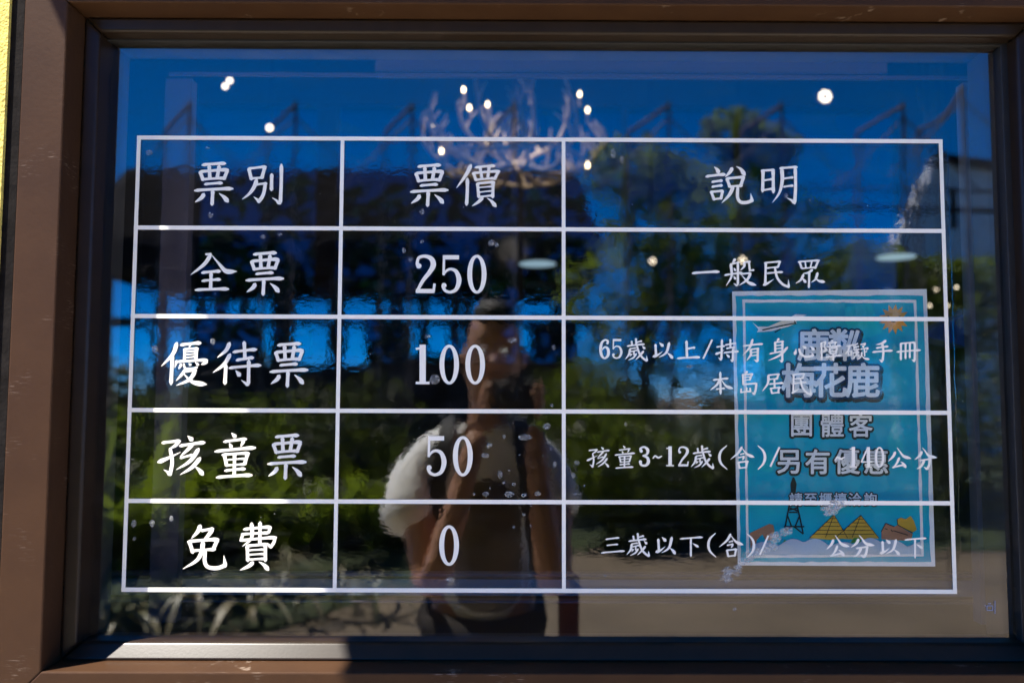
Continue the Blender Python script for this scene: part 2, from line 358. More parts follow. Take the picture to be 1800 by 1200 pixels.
def strokes(spec, w):
    """list of (verts2d, faces) in the crop's units (y down)"""
    out = []
    for line in spec.split(';'):
        t = line.split()
        if not t: continue
        k = t[0][0]; m = float(t[0][1:] or 1)
        if k == 'O':
            cx, cy, rx, ry, ix, iy = map(float, t[1].split(',')); n = 40
            V = [Vector((cx+rx*math.cos(2*PI*i/n), cy+ry*math.sin(2*PI*i/n))) for i in range(n)]
            V += [Vector((cx+ix*math.cos(2*PI*i/n), cy+iy*math.sin(2*PI*i/n))) for i in range(n)]
            out.append((V, [(i, (i+1) % n, n+(i+1) % n, n+i) for i in range(n)])); continue
        q = [tuple(map(float, s.split(','))) for s in t[1:]]
        if k == 'C':
            c = cat_rom([(a, b, c_*3) for a, b, c_ in q], 7)
            pts = [Vector((v.x, v.y)) for v in c]; wd = [v.z/3 for v in c]
            d0 = (pts[0]-pts[1]).normalized()*wd[0]*.42; d1 = (pts[-1]-pts[-2]).normalized()*wd[-1]*.42
            pts = [pts[0]+d0, pts[0]+d0*.55]+pts+[pts[-1]+d1*.55, pts[-1]+d1]; wd = [wd[0]*.25, wd[0]*.8]+wd+[wd[-1]*.8, wd[-1]*.25]
            out.append(ribbon(pts, wd)); continue
        if k == 'B':      # straight bar, width is the multiplier in crop units
            out.append(ribbon([Vector(q[0]), Vector(q[1])], [m, m])); continue
        c = cat_rom([(a, b, 0) for a, b in q], 12 if len(q) == 2 else 7)
        pts = [Vector((v.x, v.y)) for v in c]
        L = [0]
        for a, b in zip(pts, pts[1:]): L.append(L[-1]+(b-a).length)
        wd = [w*m*prof(k, l/L[-1]) for l in L]
        if k == 'H':     # small lift at the start and press at the end, as a brush gives
            nn = len(pts)
            for i in range(nn):
                t_ = L[i]/L[-1]
                if t_ > .8: pts[i] = pts[i]+Vector((0, w*m*.12*(t_-.8)/.2))
                if t_ < .15: pts[i] = pts[i]+Vector((0, w*m*.10*(.15-t_)/.15))
        d0 = (pts[0]-pts[1]).normalized()*wd[0]*.3; d1 = (pts[-1]-pts[-2]).normalized()*wd[-1]*.3
        pts = [pts[0]+d0]+pts+[pts[-1]+d1]; wd = [wd[0]*.45]+wd+[wd[-1]*.45]
        out.append(ribbon(pts, wd))
    return out
# glyph: (crop origin x, y, zoom, stroke width in crop units, strokes)
G = {
'票': (330,270,9,62,'H 225,178 600,150;V 340,190 350,395;V 500,190 465,390;V 195,285 248,430;H 180,288 645,250;V 630,262 570,415;H.85 245,408 580,385;H.9 262,485 550,462;H 105,582 718,550;V 398,585 385,820;P 262,635 220,700 118,770;D 498,630 575,690 640,765'),
'別': (330,270,9,60,'V 965,235 1010,420;H.9 948,240 1245,205;V 1220,215 1175,380;H.8 1005,395 1200,378;P 1095,405 1050,530 970,640 860,725;H.8 1085,490 1255,470;S 1230,475 1205,620 1170,700 1118,765;T.8 1130,760 1095,725 1042,682;V 1330,320 1325,590;V 1483,170 1480,480 1465,800;T.8 1455,800 1400,740 1335,700'),
'價': (710,270,9,58,'P 1065,175 980,340 832,545;V 1005,390 1003,600 990,820;H.9 1120,218 1440,190;V.9 1205,215 1235,395;V.9 1350,210 1325,385;V.9 1100,305 1145,435;H.9 1078,310 1520,275;V.9 1495,285 1430,415;H.8 1140,415 1440,388;V.9 1165,470 1185,705;H.9 1145,475 1440,450;V.95 1410,460 1405,705;H.55 1180,540 1390,520;H.55 1180,615 1390,590;H.7 1175,690 1405,662;P.9 1250,695 1180,765 1078,832;D.9 1315,705 1380,750 1455,840'),
'說': (1230,270,9,56,'D 230,210 280,260 300,310;H 95,362 405,325;H.9 190,450 360,425;H.9 190,527 360,500;V.9 180,600 230,740;H.9 162,608 375,590;V.9 360,590 335,715;H.8 215,725 355,705;P 515,225 480,290 400,375;D 575,205 650,250 712,345;V 430,400 478,540;H 412,398 710,370;V 690,378 645,515;H.85 460,525 672,508;P 530,520 470,650 348,782;S 600,525 598,700 650,770 740,775 835,740;T.85 825,748 815,690 802,628'),
'明': (1230,270,9,56,'V 1003,262 995,610;H.9 968,272 1185,258;V 1160,262 1165,625;H.75 1015,425 1145,405;H.75 1015,578 1150,555;P 1295,222 1305,420 1260,620 1150,775;H.9 1262,232 1545,212;V 1510,218 1515,520 1500,800;T.9 1500,790 1460,745 1378,702;H.75 1320,398 1480,375;H.75 1320,528 1480,505'),
'全': (320,420,9,58,'H.8 370,242 465,238;P 460,240 350,400 135,567;N 478,265 600,410 700,510 870,512;H 308,532 610,505;H.95 313,662 610,635;V 462,535 452,790;H 208,803 738,785'),
'優': (270,585,6.207,42,'P 255,105 210,230 85,362;V 205,238 190,562;H 292,130 515,105;P.5 405,120 385,165;V.75 340,172 335,300;H.75 325,178 488,165;V.85 472,168 462,290;H.5 345,208 465,196;H.5 345,238 465,226;H.55 345,270 462,258;T.8 255,300 232,382;H.9 255,312 590,292;P.9 585,305 555,330 520,345;P.7 305,340 275,395;S.6 330,335 350,385 430,388 475,375;D.6 385,330 408,352;D.6 455,318 492,352;P.8 352,395 320,440 248,522;H.8 345,420 470,405;P.95 460,412 390,510 250,572;N 325,440 430,535 585,562'),
'待': (270,585,6.207,42,'P 832,105 790,190 695,268;P 838,228 770,340 648,432;V 790,345 778,560;V 988,92 998,285;H 865,207 1125,175;H 900,297 1092,265;H 822,380 1172,348;V 1040,295 1035,568;T.9 1035,570 1000,545 958,515;D 895,408 945,468'),
'孩': (270,750,6.207,42,'H 90,172 292,150;P.9 278,150 240,200 170,240;S 180,235 203,380 178,520;T.9 182,525 150,490 108,465;T 48,385 160,338 295,275;D 372,98 425,145;H 282,205 560,165;P.9 430,185 370,250 290,322;H.8 290,338 430,302;P 495,235 400,370 248,466;P 512,335 420,440 290,520;D 450,428 500,470 540,520'),
'童': (270,750,6.207,42,'D.9 850,65 895,112;H.9 763,160 1015,128;D.8 825,175 852,225;P.8 985,150 950,215;H 668,265 1112,222;V 770,295 800,430;H.9 745,302 1045,282;V 1028,285 990,415;H.6 800,358 1000,343;H.7 795,418 1000,405;V.95 885,290 880,535;H.9 775,475 1002,453;H 685,547 1075,520'),
'免': (310,900,9,64,'P 382,200 340,300 238,412;H.9 390,290 590,255;P.95 575,262 500,370 400,470;V 205,455 265,645;H 178,458 670,420;V 650,430 580,595;H.85 250,605 618,580;P 425,450 400,620 320,760 105,892;S 458,600 450,770 500,860 640,880 780,835;T.9 775,845 765,760 752,680'),
'費': (310,900,9,58,'P 1190,165 1190,400 1045,538;V 1325,150 1320,505;H 1060,265 1500,225;V.9 1490,232 1455,325;H.9 1030,345 1465,318;V.9 1055,330 1025,440;H.95 1005,442 1585,388;S.9 1565,395 1540,480 1490,550;T.8 1495,552 1470,520 1438,478;V 1122,520 1132,775;H 1105,528 1440,500;V 1410,505 1408,775;H.65 1140,598 1390,582;H.65 1140,668 1390,652;H.75 1135,745 1395,728;P 1220,782 1150,845 1008,912;D 1308,778 1390,830 1458,908'),
'一': (1200,430,6.923,38,'H 115,345 445,325'),
'般': (1200,430,6.923,32,'P 640,172 600,240;P 585,230 595,380 530,500;H.9 575,240 690,215;V 672,225 672,490;T.8 665,500 650,490 618,470;H 508,370 725,338;D.8 622,280 642,318;D.8 618,380 645,420;P.9 745,215 750,260 700,315;H.9 740,218 825,205;V.9 805,212 815,305;H.9 805,315 868,308;H.95 700,358 832,345;P.95 828,350 780,430 682,498;N 715,370 800,460 897,495'),
'民': (1200,430,6.923,32,'H.9 990,222 1195,203;V.9 1182,208 1160,275;H.85 1020,285 1168,270;V 1012,215 1005,480;T 980,492 1040,465 1108,420;H.9 1020,348 1218,330;S 1122,285 1150,400 1215,480 1292,515;T.9 1290,518 1288,470 1285,422'),
'眾': (1200,430,6.923,30,'V 1422,208 1450,292;H 1403,208 1668,190;V 1650,195 1610,292;H.85 1445,290 1620,275;V.7 1490,208 1500,282;V.7 1572,202 1555,278;P.95 1582,302 1530,340 1462,352;V 1540,335 1535,528;P 1472,362 1435,430 1373,472;D 1450,400 1498,460;P 1642,340 1615,420 1562,460;N 1605,395 1655,440 1735,455'),
'歲': (1040,585,9,36,'V 700,85 708,195;V.9 632,125 640,195;H.9 705,150 795,125;H 558,207 835,175;D.95 800,205 842,250;H.8 600,252 700,235;P 608,250 590,340 528,418;S 712,190 750,310 805,390 872,440;T.95 875,445 872,400 868,358;P.95 822,285 760,360 692,425;H.75 622,295 720,272;V.75 668,285 668,350;D.6 612,320 618,350;P.8 708,325 660,390 575,432;P.5 640,330 600,375'),
'以': (1040,585,9,42,'V 1010,178 1020,355;T 970,375 1040,352 1122,292;D 1068,150 1130,210;P 1228,150 1180,310 1062,388;D 1195,315 1240,350 1280,400'),
'上': (1040,585,9,44,'V 1500,122 1508,385;H 1525,248 1635,228;H 1350,400 1712,380'),
'持': (1240,585,9,38,'V 262,102 252,425;T.9 250,430 235,415 202,388;H.9 175,222 305,205;T 158,335 230,308 300,265;V.9 393,95 395,230;H.95 312,190 485,160;H.95 330,245 470,222;H 290,312 522,288;V 437,245 430,450;T.9 432,452 410,435 390,420;D.9 328,335 378,385'),
'有': (1240,585,9,38,'P 750,98 700,230 588,357;H 595,205 908,170;P 712,262 720,340 652,438;H.9 712,262 848,243;V 828,250 825,455;T.9 822,455 790,435 762,420;H.65 722,312 822,298;H.65 722,362 822,348'),
'身': (1240,585,9,38,'P.9 1165,88 1130,135;V 1103,140 1105,310;H.9 1085,152 1240,132;V 1218,142 1215,458;T.9 1215,458 1190,440 1165,422;H.65 1110,202 1212,190;H.65 1110,250 1212,238;H.95 1015,328 1215,290;P 1300,222 1180,350 995,437'),
'心': (1240,585,9,40,'D 1435,245 1428,290 1412,340;S 1480,252 1510,330 1590,375 1700,358;T.95 1705,362 1695,340 1675,308;D 1535,202 1590,245;D 1658,205 1718,270'),
'本': (1240,585,9,38,'V 235,615 240,970;H 122,742 362,715;P 228,738 180,820 75,905;N 250,738 330,840 442,880;H.9 168,888 308,872'),
'島': (1240,585,9,38,'P.9 662,605 625,655;V 592,648 602,822;H.9 585,665 750,648;V.9 732,655 705,735;H.65 605,705 720,692;H.65 605,748 715,738;H.9 590,815 815,795;S 805,805 792,900 770,968;T.9 770,970 755,955 732,935;V.8 650,862 650,925;V.8 565,880 562,935;H.85 550,938 722,920;V.8 705,868 710,925'),
'居': (1240,585,9,38,'H.9 985,668 1175,650;V.9 1155,655 1130,735;H.85 995,735 1142,722;P 998,660 985,800 900,922;V.9 1090,738 1095,870;H.95 1008,808 1232,788;V.9 1030,868 1055,962;H.9 1018,878 1192,860;V.9 1165,865 1148,945;H.85 1050,952 1172,938'),
'障': (1430,585,9,34,'V 125,148 130,432;H.9 112,158 200,140;P.9 192,148 165,212;S.9 165,215 202,265 160,292;D.8 282,108 302,135;H.9 222,162 372,145;D.7 250,172 265,200;P.7 352,155 330,192;H 208,222 432,200;V.9 250,238 268,335;H.85 243,248 378,230;V.9 368,235 352,328;H.6 260,292 360,280;H.65 265,335 358,322;H 188,382 442,352;V 310,335 310,442'),
'礙': (1430,585,9,30,'H 520,208 622,190;P 572,200 545,280 498,342;V.9 545,292 562,358;H.85 545,298 605,283;V.85 602,288 592,352;H.8 560,358 597,350;D.8 628,168 640,205;P.7 702,165 640,200;P.8 660,215 625,262;H.9 635,225 718,212;H.9 630,272 725,255;H.95 622,315 722,300;P.9 682,262 685,330 618,412;D.8 685,335 718,372;H.9 738,185 825,165;P.9 818,170 782,218;D.8 762,198 792,228;H.95 738,258 865,235;P.8 862,245 828,272;V.8 800,250 805,372;H.8 805,305 842,292;P.9 762,300 748,370 688,428;N.95 755,350 800,400 887,418'),
'手': (1430,585,9,40,'P.95 1148,118 1080,165 988,187;H.95 992,238 1182,210;H 932,302 1248,275;V 1085,160 1105,300 1090,450;T.9 1090,458 1065,438 1037,415'),
'冊': (1430,585,9,38,'V 1383,158 1382,430;H.95 1368,168 1612,148;V.9 1458,160 1455,412;V.9 1525,158 1522,400;V 1602,148 1600,450;T.9 1600,452 1580,438 1550,420;H 1313,298 1692,268'),
'含': (1210,770,9,36,'P 850,132 790,230 668,332;N 850,155 930,250 1048,300;H.8 820,255 885,238;H.85 790,305 890,285;P.8 882,295 855,345;V 788,372 812,480;H.95 780,380 950,362;V 930,370 912,468;H.85 808,470 922,458'),
'公': (1450,770,8.571,38,'P 1062,202 1030,270 955,347;N.95 1088,140 1130,200 1190,270 1302,305;P.9 1122,288 1080,380 1020,440;H.9 1015,438 1200,395;D 1138,350 1180,380 1218,438'),
'分': (1450,770,8.571,38,'P 1462,195 1430,260 1352,322;N.95 1470,142 1510,190 1570,265 1692,292;H.9 1425,335 1600,308;S 1585,312 1570,400 1540,462;T.9 1540,465 1518,450 1492,428;P 1498,328 1450,420 1383,462'),
'三': (1050,930,5.625,21,'H 82,97 215,80;H.9 92,157 205,145;H 38,230 268,210'),
'下': (1050,930,5.625,21,'H 818,92 1040,75;V 925,88 925,268;D 940,135 998,172'),
'0': (710,430,9,0,'O 1155,467,152,307,76,262'),
'2': (710,430,9,0,'C 238,340,88 212,290,52 240,205,46 340,183,52 435,225,74 465,320,84 410,430,70 300,570,56 205,745,44;B66 190,733 482,733;B40 485,615 468,745'),
'5': (710,430,9,0,'B68 618,200 872,200;B38 636,168 628,484;C 632,470,20 680,408,38 752,388,44 830,430,62 872,560,78 830,700,60 735,750,44 655,725,46 625,670,56 636,640,82'),
'1': (640,540,4,0,'B42 410,266 410,530;B15 364,296 400,290;B18 364,532 456,532'),
'3': (1020,770,9,0,'C 965,205,52 955,160,34 1015,138,32 1068,185,48 1055,250,34 990,275,20;C 992,278,20 1060,305,42 1078,375,50 1035,428,38 965,420,34 952,368,50'),
'4': (1450,770,8.571,0,'B46 655,132 660,430;B24 648,138 548,358;B20 540,355 716,355;B14 612,432 706,432'),
'6': (1040,585,9,0,'C 250,165,40 255,128,32 210,112,28 158,160,40 142,260,46 158,355,42 205,400,28 258,355,44 262,265,46 215,222,28 160,268,22'),
'~': (1020,770,9,0,'C 1150,315,18 1185,280,28 1235,305,30 1290,282,16'),
'/': (1210,770,9,0,'B30 1442,138 1297,448'),
'(': (1210,770,9,0,'C 608,115,12 520,200,34 492,300,42 520,400,34 615,490,12'),
')': (1210,770,9,0,'C 1100,115,12 1185,200,34 1213,300,42 1185,400,34 1105,490,12'),
}
def glyph(ch, box=None):
    """strokes in photo pixels; box = (x0,y0,x1,y1) moves and scales them"""
    ox, oy, s, w, spec = G[ch]
    S = [([Vector((ox+v.x/s, oy+v.y/s)) for v in V], Fc) for V, Fc in strokes(spec, w)]
    if box:
        xs = [v.x for V, _ in S for v in V]; ys = [v.y for V, _ in S for v in V]
        X0, X1, Y0, Y1 = min(xs), max(xs), min(ys), max(ys)
        S = [([Vector((box[0]+(v.x-X0)*(box[2]-box[0])/(X1-X0), box[1]+(v.y-Y0)*(box[3]-box[1])/(Y1-Y0))) for v in V], Fc) for V, Fc in S]
    return S
def face_front(V, Fc):
    out = []
    for f in Fc:
        a = sum(V[f[i]].x*V[f[(i+1) % len(f)]].z-V[f[(i+1) % len(f)]].x*V[f[i]].z for i in range(len(f)))
        out.append(f if a > 0 else tuple(reversed(f)))   # normal towards -y
    return out
def lay(name, S, Y, mat, parent, step=.00004):
    mb = MB()
    for i, (V, Fc) in enumerate(S):
        Q = []
        for v in V:
            p = at(v.x, v.y, Y); p.y = Y-step*i; Q.append(p)
        mb.add(Q, face_front(Q, Fc))
    return mb.obj(name, mat, parent)

tbl = thing('price_table', (0, -.001, TZ[5]), 'white vinyl ticket price table with Chinese lettering stuck on the window glass', 'price list')
VY = -.0012
for z in TZ: MB().box((TX[0]-LW/2, VY, z-LW/2), (TX[3]+LW/2, VY+.0004, z+LW/2)).obj('grid_line', M['vinyl'], tbl)
for x in TX: MB().box((x-LW/2*.9, VY-.0002, TZ[5]-LW/2+.0002), (x+LW/2*.9, VY+.0003, TZ[0]+LW/2-.0002)).obj('grid_line', M['vinyl'], tbl)
TEXT = [('票',0),('別',0),('票',(720.5,287,788.5,364)),('價',0),('說',0),('明',0),
 ('全',0),('票',(431.5,441,499.5,520)),('2',0),('5',0),('0',0),('一',0),('般',0),('民',0),('眾',0),
 ('優',0),('待',0),('票',(473.8,600.3,542.3,681.2)),('1',(730.5,605.5,755,675)),('0',(772.5,605.5,806.8,675.5)),('0',(818,605.5,852.5,675.5)),
 ('6',0),('5',(1076,595.5,1094.4,630.5)),('歲',0),('以',0),('上',0),('/',(1234.5,596,1253.5,631)),('持',0),('有',0),('身',0),('心',0),('障',0),('礙',0),('手',0),('冊',0),
 ('本',0),('島',0),('居',0),('民',(1391,655,1427,695)),
 ('孩',0),('童',0),('票',(469.8,761.3,539,843.2)),('5',(750,766,785,836.5)),('0',(796,766,831,836.8)),
 ('孩',(1031,785,1071.7,821.5)),('童',(1080.3,782.8,1116.3,823.5)),('3',0),('~',0),('1',(1171,784,1184.6,819)),('2',(1192,784,1211,819.2)),
 ('歲',(1214.5,782,1255.5,824.2)),('(',0),('含',0),(')',0),('/',0),('~',(1467.5,801.3,1485,808.5)),('1',(1493.4,785,1506.6,821)),('4',0),('0',(1537.5,785,1554.5,821.5)),('公',0),('分',0),
 ('免',0),('費',0),('0',(772,922.5,806.8,993.8)),
 ('三',0),('歲',(1101.5,936,1142.7,978.3)),('以',(1152,942.5,1188,973.7)),('下',0),('(',(1243,936,1259,979)),('含',(1264,937,1307,978.7)),(')',(1313,937,1327.5,979.5)),('/',(1334.5,940,1352,974.7)),
 ('公',(1452.5,940,1493.5,977.7)),('分',(1495.7,940,1537.7,980)),('以',(1546,947,1582,975.5)),('下',(1590,943.7,1628.5,980.5))]
for ch, b in TEXT:
    nm = 'digit' if ch.isdigit() else 'punctuation_mark' if ch in '()/~' else 'character'
    lay(nm, glyph(ch, b or None), VY-.0006, M['vinyl'], tbl)

# air bubbles trapped under the film, flat blisters
M['bubble'] = P('cloudy_bubble', (.50, .50, .49), .35, noise=.3, scale=500, spec=.3)
def blob(mb, px, py, rx, ry, Y, seed):
    r = random.Random(seed); n = 14; c = at(px, py, Y)
    V = [c+Vector((0, -.0003, 0))]
    for k in range(n):
        t = 2*PI*k/n; q = .85+.3*r.random()
        V.append(c+Vector((math.cos(t)*rx*q, 0, math.sin(t)*ry*q))*(1.0/1309))
    Fc = [(0, 1+k, 1+(k+1) % n) for k in range(n)]
    mb.add(V, face_front(V, Fc))
mb = MB()
BUB = [(262,268,7,5),(365,260,5,2),(370,378,5,6),(462,416,5,4),(492,412,5,3),(235,920,5,7),(267,919,5,7),(301,911,4,6),(236,946,3,4),(272,613,6,8),(374,600,5,6),
 (764,667,10,10),(752,591,6,4),(901,598,10,5),(961,749,8,6),(923,768,13,6),(886,767,4,4),(860,783,6,5),(853,800,8,5),(879,834,5,8),(854,868,6,5),(903,851,4,4),(945,867,6,5),(921,870,6,4),(895,868,9,6),
 (975,816,4,6),(1014,813,5,5),(1008,835,4,5),(921,904,4,3),(791,1018,8,5),(1213,644,7,3),(742,372,5,6),(742,425,4,4),(710,440,4,5),(722,456,5,4),(864,427,6,6),(873,430,4,5),(1078,270,5,9),(1093,280,4,8),
 (833,868,3,3),(1100,745,3,4),(1296,1010,4,3),(1291,1070,4,4),(1064,1012,3,3),(1012,868,8,2),(640,560,3,3),(970,712,4,3),(973,610,4,5),(1382,344,4,5)]
r_ = random.Random(5)
for q in BUB[:]:
    if 700 < q[0] < 1020 and q[1] > 730: BUB.append((q[0]+r_.uniform(-30, 30), q[1]+r_.uniform(-20, 60), r_.uniform(1, 3), r_.uniform(1, 3)))
for k in range(90): BUB.append((r_.uniform(250, 1650), r_.uniform(250, 1030), r_.uniform(.5, 1.3), r_.uniform(.5, 1.5)))
for i, (a, b, c, d) in enumerate(BUB): blob(mb, a, b, c*.9, d*.9, -.0006, i)
def bubble_mat():
    m = M['bubble']; n = m.node_tree; o = [x for x in n.nodes if x.type == 'OUTPUT_MATERIAL'][0]; b = [x for x in n.nodes if x.type == 'BSDF_PRINCIPLED'][0]
    tr = n.nodes.new('ShaderNodeBsdfTransparent'); mx = n.nodes.new('ShaderNodeMixShader'); mx.inputs[0].default_value = .30
    t = n.nodes.new('ShaderNodeTexNoise'); t.inputs['Scale'].default_value = 350; tc = n.nodes.new('ShaderNodeTexCoord'); n.links.new(tc.outputs['Object'], t.inputs[0])
    mr = n.nodes.new('ShaderNodeMapRange'); mr.inputs[1].default_value = .35; mr.inputs[2].default_value = .7; mr.inputs[3].default_value = .12; mr.inputs[4].default_value = .5
    n.links.new(t.outputs[0], mr.inputs[0]); n.links.new(mr.outputs[0], mx.inputs[0])
    n.links.new(tr.outputs[0], mx.inputs[1]); n.links.new(b.outputs[0], mx.inputs[2]); n.links.new(mx.outputs[0], o.inputs[0])
bubble_mat()
ob = mb.obj('air_bubbles', M['bubble'], tbl); ob['kind'] = 'stuff'

sm = MB()
def smear(pts, seed):
    r = random.Random(seed)
    for (x0, y0), (x1, y1) in zip(pts, pts[1:]):
        for k in range(16):
            t = r.random(); blob(sm, x0+(x1-x0)*t+r.uniform(-5, 5), y0+(y1-y0)*t+r.uniform(-9, 9), r.uniform(3, 9), r.uniform(2, 6), -.0006-.00002*k-.0001*(seed % 7), seed*100+k)
smear([(1272,1012),(1300,992),(1330,972),(1362,950),(1385,930)], 3); smear([(1452,900),(1466,888),(1480,882)], 4)
o_ = sm.obj('scuffed_film', M['bubble'], tbl); o_['kind'] = 'stuff'
# small printed mark at the lower right of the glass
mk = MB()
M['mark'] = P('blue_print', (.30, .38, .60), .5, noise=.05)
def bars(mb, L, Y, w=1.2):
    for i, (a, b, c, d) in enumerate(L):
        V, Fc = ribbon([Vector((a, b)), Vector((c, d))], [w, w]); Q = []
        for v in V:
            p = at(v.x, v.y, Y-.00003*i); Q.append(p)
        mb.add(Q, face_front(Q, Fc))
bars(mk, [(1735,1064,1735,1072),(1735,1072,1745,1072),(1745,1064,1745,1072),(1735,1064,1745,1064),(1732,1062,1732,1065),(1737,1060,1742,1060),(1749,1055,1749,1078)], -.001)
tag(mk.obj('glass_mark', M['mark']), 'tiny blue printed mark near the lower right corner of the glass', 'sticker')

# ------------------------------------------------------------------ blue poster behind the glass
PY = .0105
M['paper'] = P('white_paper', (.88, .85, .86), .8, noise=.05, scale=40, spec=.08)
M['pblue'] = P('print_blue', (.002, .36, .54), .6, col2=(.003, .41, .56), scale=14, detail=2, spec=.08)
M['pteal'] = P('print_teal', (.008, .46, .56), .6, noise=.05, spec=.08)
M['pdark'] = P('print_black', (.012, .020, .028), .6, noise=.1, spec=.08)
M['pnavy'] = P('print_navy', (.002, .035, .11), .6, noise=.1, spec=.08)
M['pdeer'] = P('print_brown', (.45, .21, .12), .6, noise=.1, spec=.08)
M['pgold'] = P('print_gold', (.62, .37, .05), .6, noise=.1, spec=.08)
M['porange'] = P('print_orange', (.75, .34, .07), .6, noise=.05, spec=.08)
M['pgreen'] = P('print_green', (.06, .28, .06), .6, noise=.05, spec=.08)
M['pcloud'] = P('print_cloud', (.50, .58, .72), .6, noise=.05, spec=.08)
po = thing('poster', at(1465, 995, PY), 'blue poster with white cartoon Chinese lettering, sun and pyramids hung inside the glass', 'poster')
pc = [at(1287, 512, PY), at(1629, 508, PY), at(1644, 995, PY), at(1297, 993, PY)]
def quad_slab(name, pts, y0, y1, mat, parent):
    V = [(p.x, y0, p.z) for p in pts]+[(p.x, y1, p.z) for p in pts]
    return MB().add(V, [(3,2,1,0),(4,5,6,7),(0,1,5,4),(1,2,6,5),(2,3,7,6),(3,0,4,7)]).obj(name, mat, parent)
quad_slab('sheet', pc, PY, PY+.0004, M['paper'], po)
lvl = [0]
def poly(name, pts, mat, lv, label=None):
    Q = [at(x, y, PY) for x, y in pts]
    bm = bmesh.new()
    for q in Q: q.y = PY-.00025*lv
    vs = [bm.verts.new(q) for q in Q]; f = bm.faces.new(vs); f.normal_update()
    if f.normal.y > 0: f.normal_flip()
    bmesh.ops.triangulate(bm, faces=[f])
    me = bpy.data.meshes.new(name); bm.to_mesh(me); bm.free(); me.materials.append(mat)
    o = bpy.data.objects.new(name, me); COL.objects.link(o); o.parent = po; o.matrix_parent_inverse = Matrix.Translation(-po.location)
    if label: o['label'] = label
    return o
def rough(pts, n=14, j=1.0, seed=1):
    r = random.Random(seed); out = []
    for a, b in zip(pts, pts[1:]+pts[:1]):
        for k in range(n):
            t = k/n; out.append((a[0]+(b[0]-a[0])*t+r.uniform(-j, j), a[1]+(b[1]-a[1])*t+r.uniform(-j, j)))
    return out
poly('blue_panel', rough([(1293,520),(1622,519),(1636,987),(1302,987)], 24, 1.1, 3), M['pblue'], 1)
def border(pts_o, pts_i, mat, lv):
    a = rough(pts_o, 24, .5, 4); b = rough(pts_i, 24, .7, 5); n = len(a)
    Q = [at(x, y, PY-.00025*lv) for x, y in a+b]
    Fc = [(i, (i+1) % n, n+(i+1) % n, n+i) for i in range(n)]
    return MB().add(Q, face_front(Q, Fc)).obj('border_line', mat, po)
border([(1305,526.5),(1611,527),(1624,977.5),(1312,980)], [(1309.5,531.5),(1606.5,532),(1619,973),(1316.5,975)], M['paper'], 2)
# pale shapes printed in the blue
poly('tint_patch', [(1484,540),(1530,532),(1552,585),(1500,600),(1486,565)], M['pteal'], 2)
poly('tint_patch', [(1340,805),(1352,792),(1362,806),(1358,830),(1336,826)], M['pteal'], 2)
poly('tint_patch', [(1560,770),(1572,735),(1580,765),(1592,800),(1562,795)], M['pteal'], 2)
sunp = []
for k in range(26):
    t = 2*PI*k/26; r = 27 if k % 2 == 0 else 17
    sunp.append((1571+r*math.cos(t), 561+r*math.sin(t)))
poly('sun_drawing', sunp, M['porange'], 3)
def mini(name, L, mat, lv, wdt=2):
    m_ = MB()
    for i, (a, b, c, d) in enumerate(L):
        V, Fc = ribbon([Vector((a, b)), Vector((c, d))], [wdt, wdt]); Q = [at(v.x, v.y, PY-.00025*lv-.000015*(i % 12)) for v in V]
        m_.add(Q, face_front(Q, Fc))
    return m_.obj(name, mat, po)
mini('sun_face', [(1560,556,1563,556),(1580,556,1583,556),(1567,565,1574,566)], M['pdark'], 4, 2)
# aeroplane
poly('aeroplane_drawing', [(1322,566),(1332,574),(1350,574),(1378,562),(1398,560),(1400,568),(1385,574),(1356,582),(1330,584),(1333,579)], M['paper'], 3)
poly('aeroplane_drawing', [(1375,566),(1398,552),(1418,553),(1392,566)], M['paper'], 3.6)
mini('aeroplane_stripe', [(1340,580,1376,572),(1376,572,1398,568),(1372,578,1362,584),(1396,562,1399,570)], M['pdark'], 4.4, 2.2)
# title letters from the built-in font, thickened, on a dark and navy surround
def text_poly(txt, cx, cy, hpx, offs, mat, lv, name, sx=1.0, rot=0, label=None):
    cu = bpy.data.curves.new(name, 'FONT'); cu.body = txt; cu.align_x = 'CENTER'; cu.align_y = 'CENTER'
    cu.offset = offs; cu.resolution_u = 3
    o = bpy.data.objects.new(name, cu); COL.objects.link(o)
    dg = bpy.context.evaluated_depsgraph_get(); me = bpy.data.meshes.new_from_object(o.evaluated_get(dg))
    COL.objects.unlink(o); bpy.data.objects.remove(o)
    xs = [v.co.x for v in me.vertices]; ys = [v.co.y for v in me.vertices]
    mx_, my_ = (min(xs)+max(xs))/2, (min(ys)+max(ys))/2
    s = hpx/.92                                  # photo px per font unit
    cr, sr = math.cos(rot), math.sin(rot)
    for v in me.vertices:
        x = (v.co.x-mx_)*s*sx; y = -(v.co.y-my_)*s
        p = at(cx+x*cr-y*sr, cy+x*sr+y*cr, PY-.00025*lv); v.co = (p.x, PY-.00025*lv, p.z)
    me.materials.clear(); me.materials.append(mat)
    q = bpy.data.objects.new(name, me); COL.objects.link(q); q.parent = po; q.matrix_parent_inverse = Matrix.Translation(-po.location)
    if label: q['label'] = label
    return q
def halo(ch, x, y, h, r, mat, lv, name, n=12):
    """dark surround of a cartoon letter: the letter itself stamped round a circle"""
    obs = [text_poly(ch, x+r*math.cos(2*PI*k/n), y+r*math.sin(2*PI*k/n), h, 0, mat, lv+.012*k, name) for k in range(n)]
    bm = bmesh.new()
    for o in obs: bm.from_mesh(o.data)
    me = bpy.data.meshes.new(name); bm.to_mesh(me); bm.free(); me.materials.append(mat)
    for o in obs[1:]: m_ = o.data; bpy.data.objects.remove(o); bpy.data.meshes.remove(m_)
    obs[0].data = me
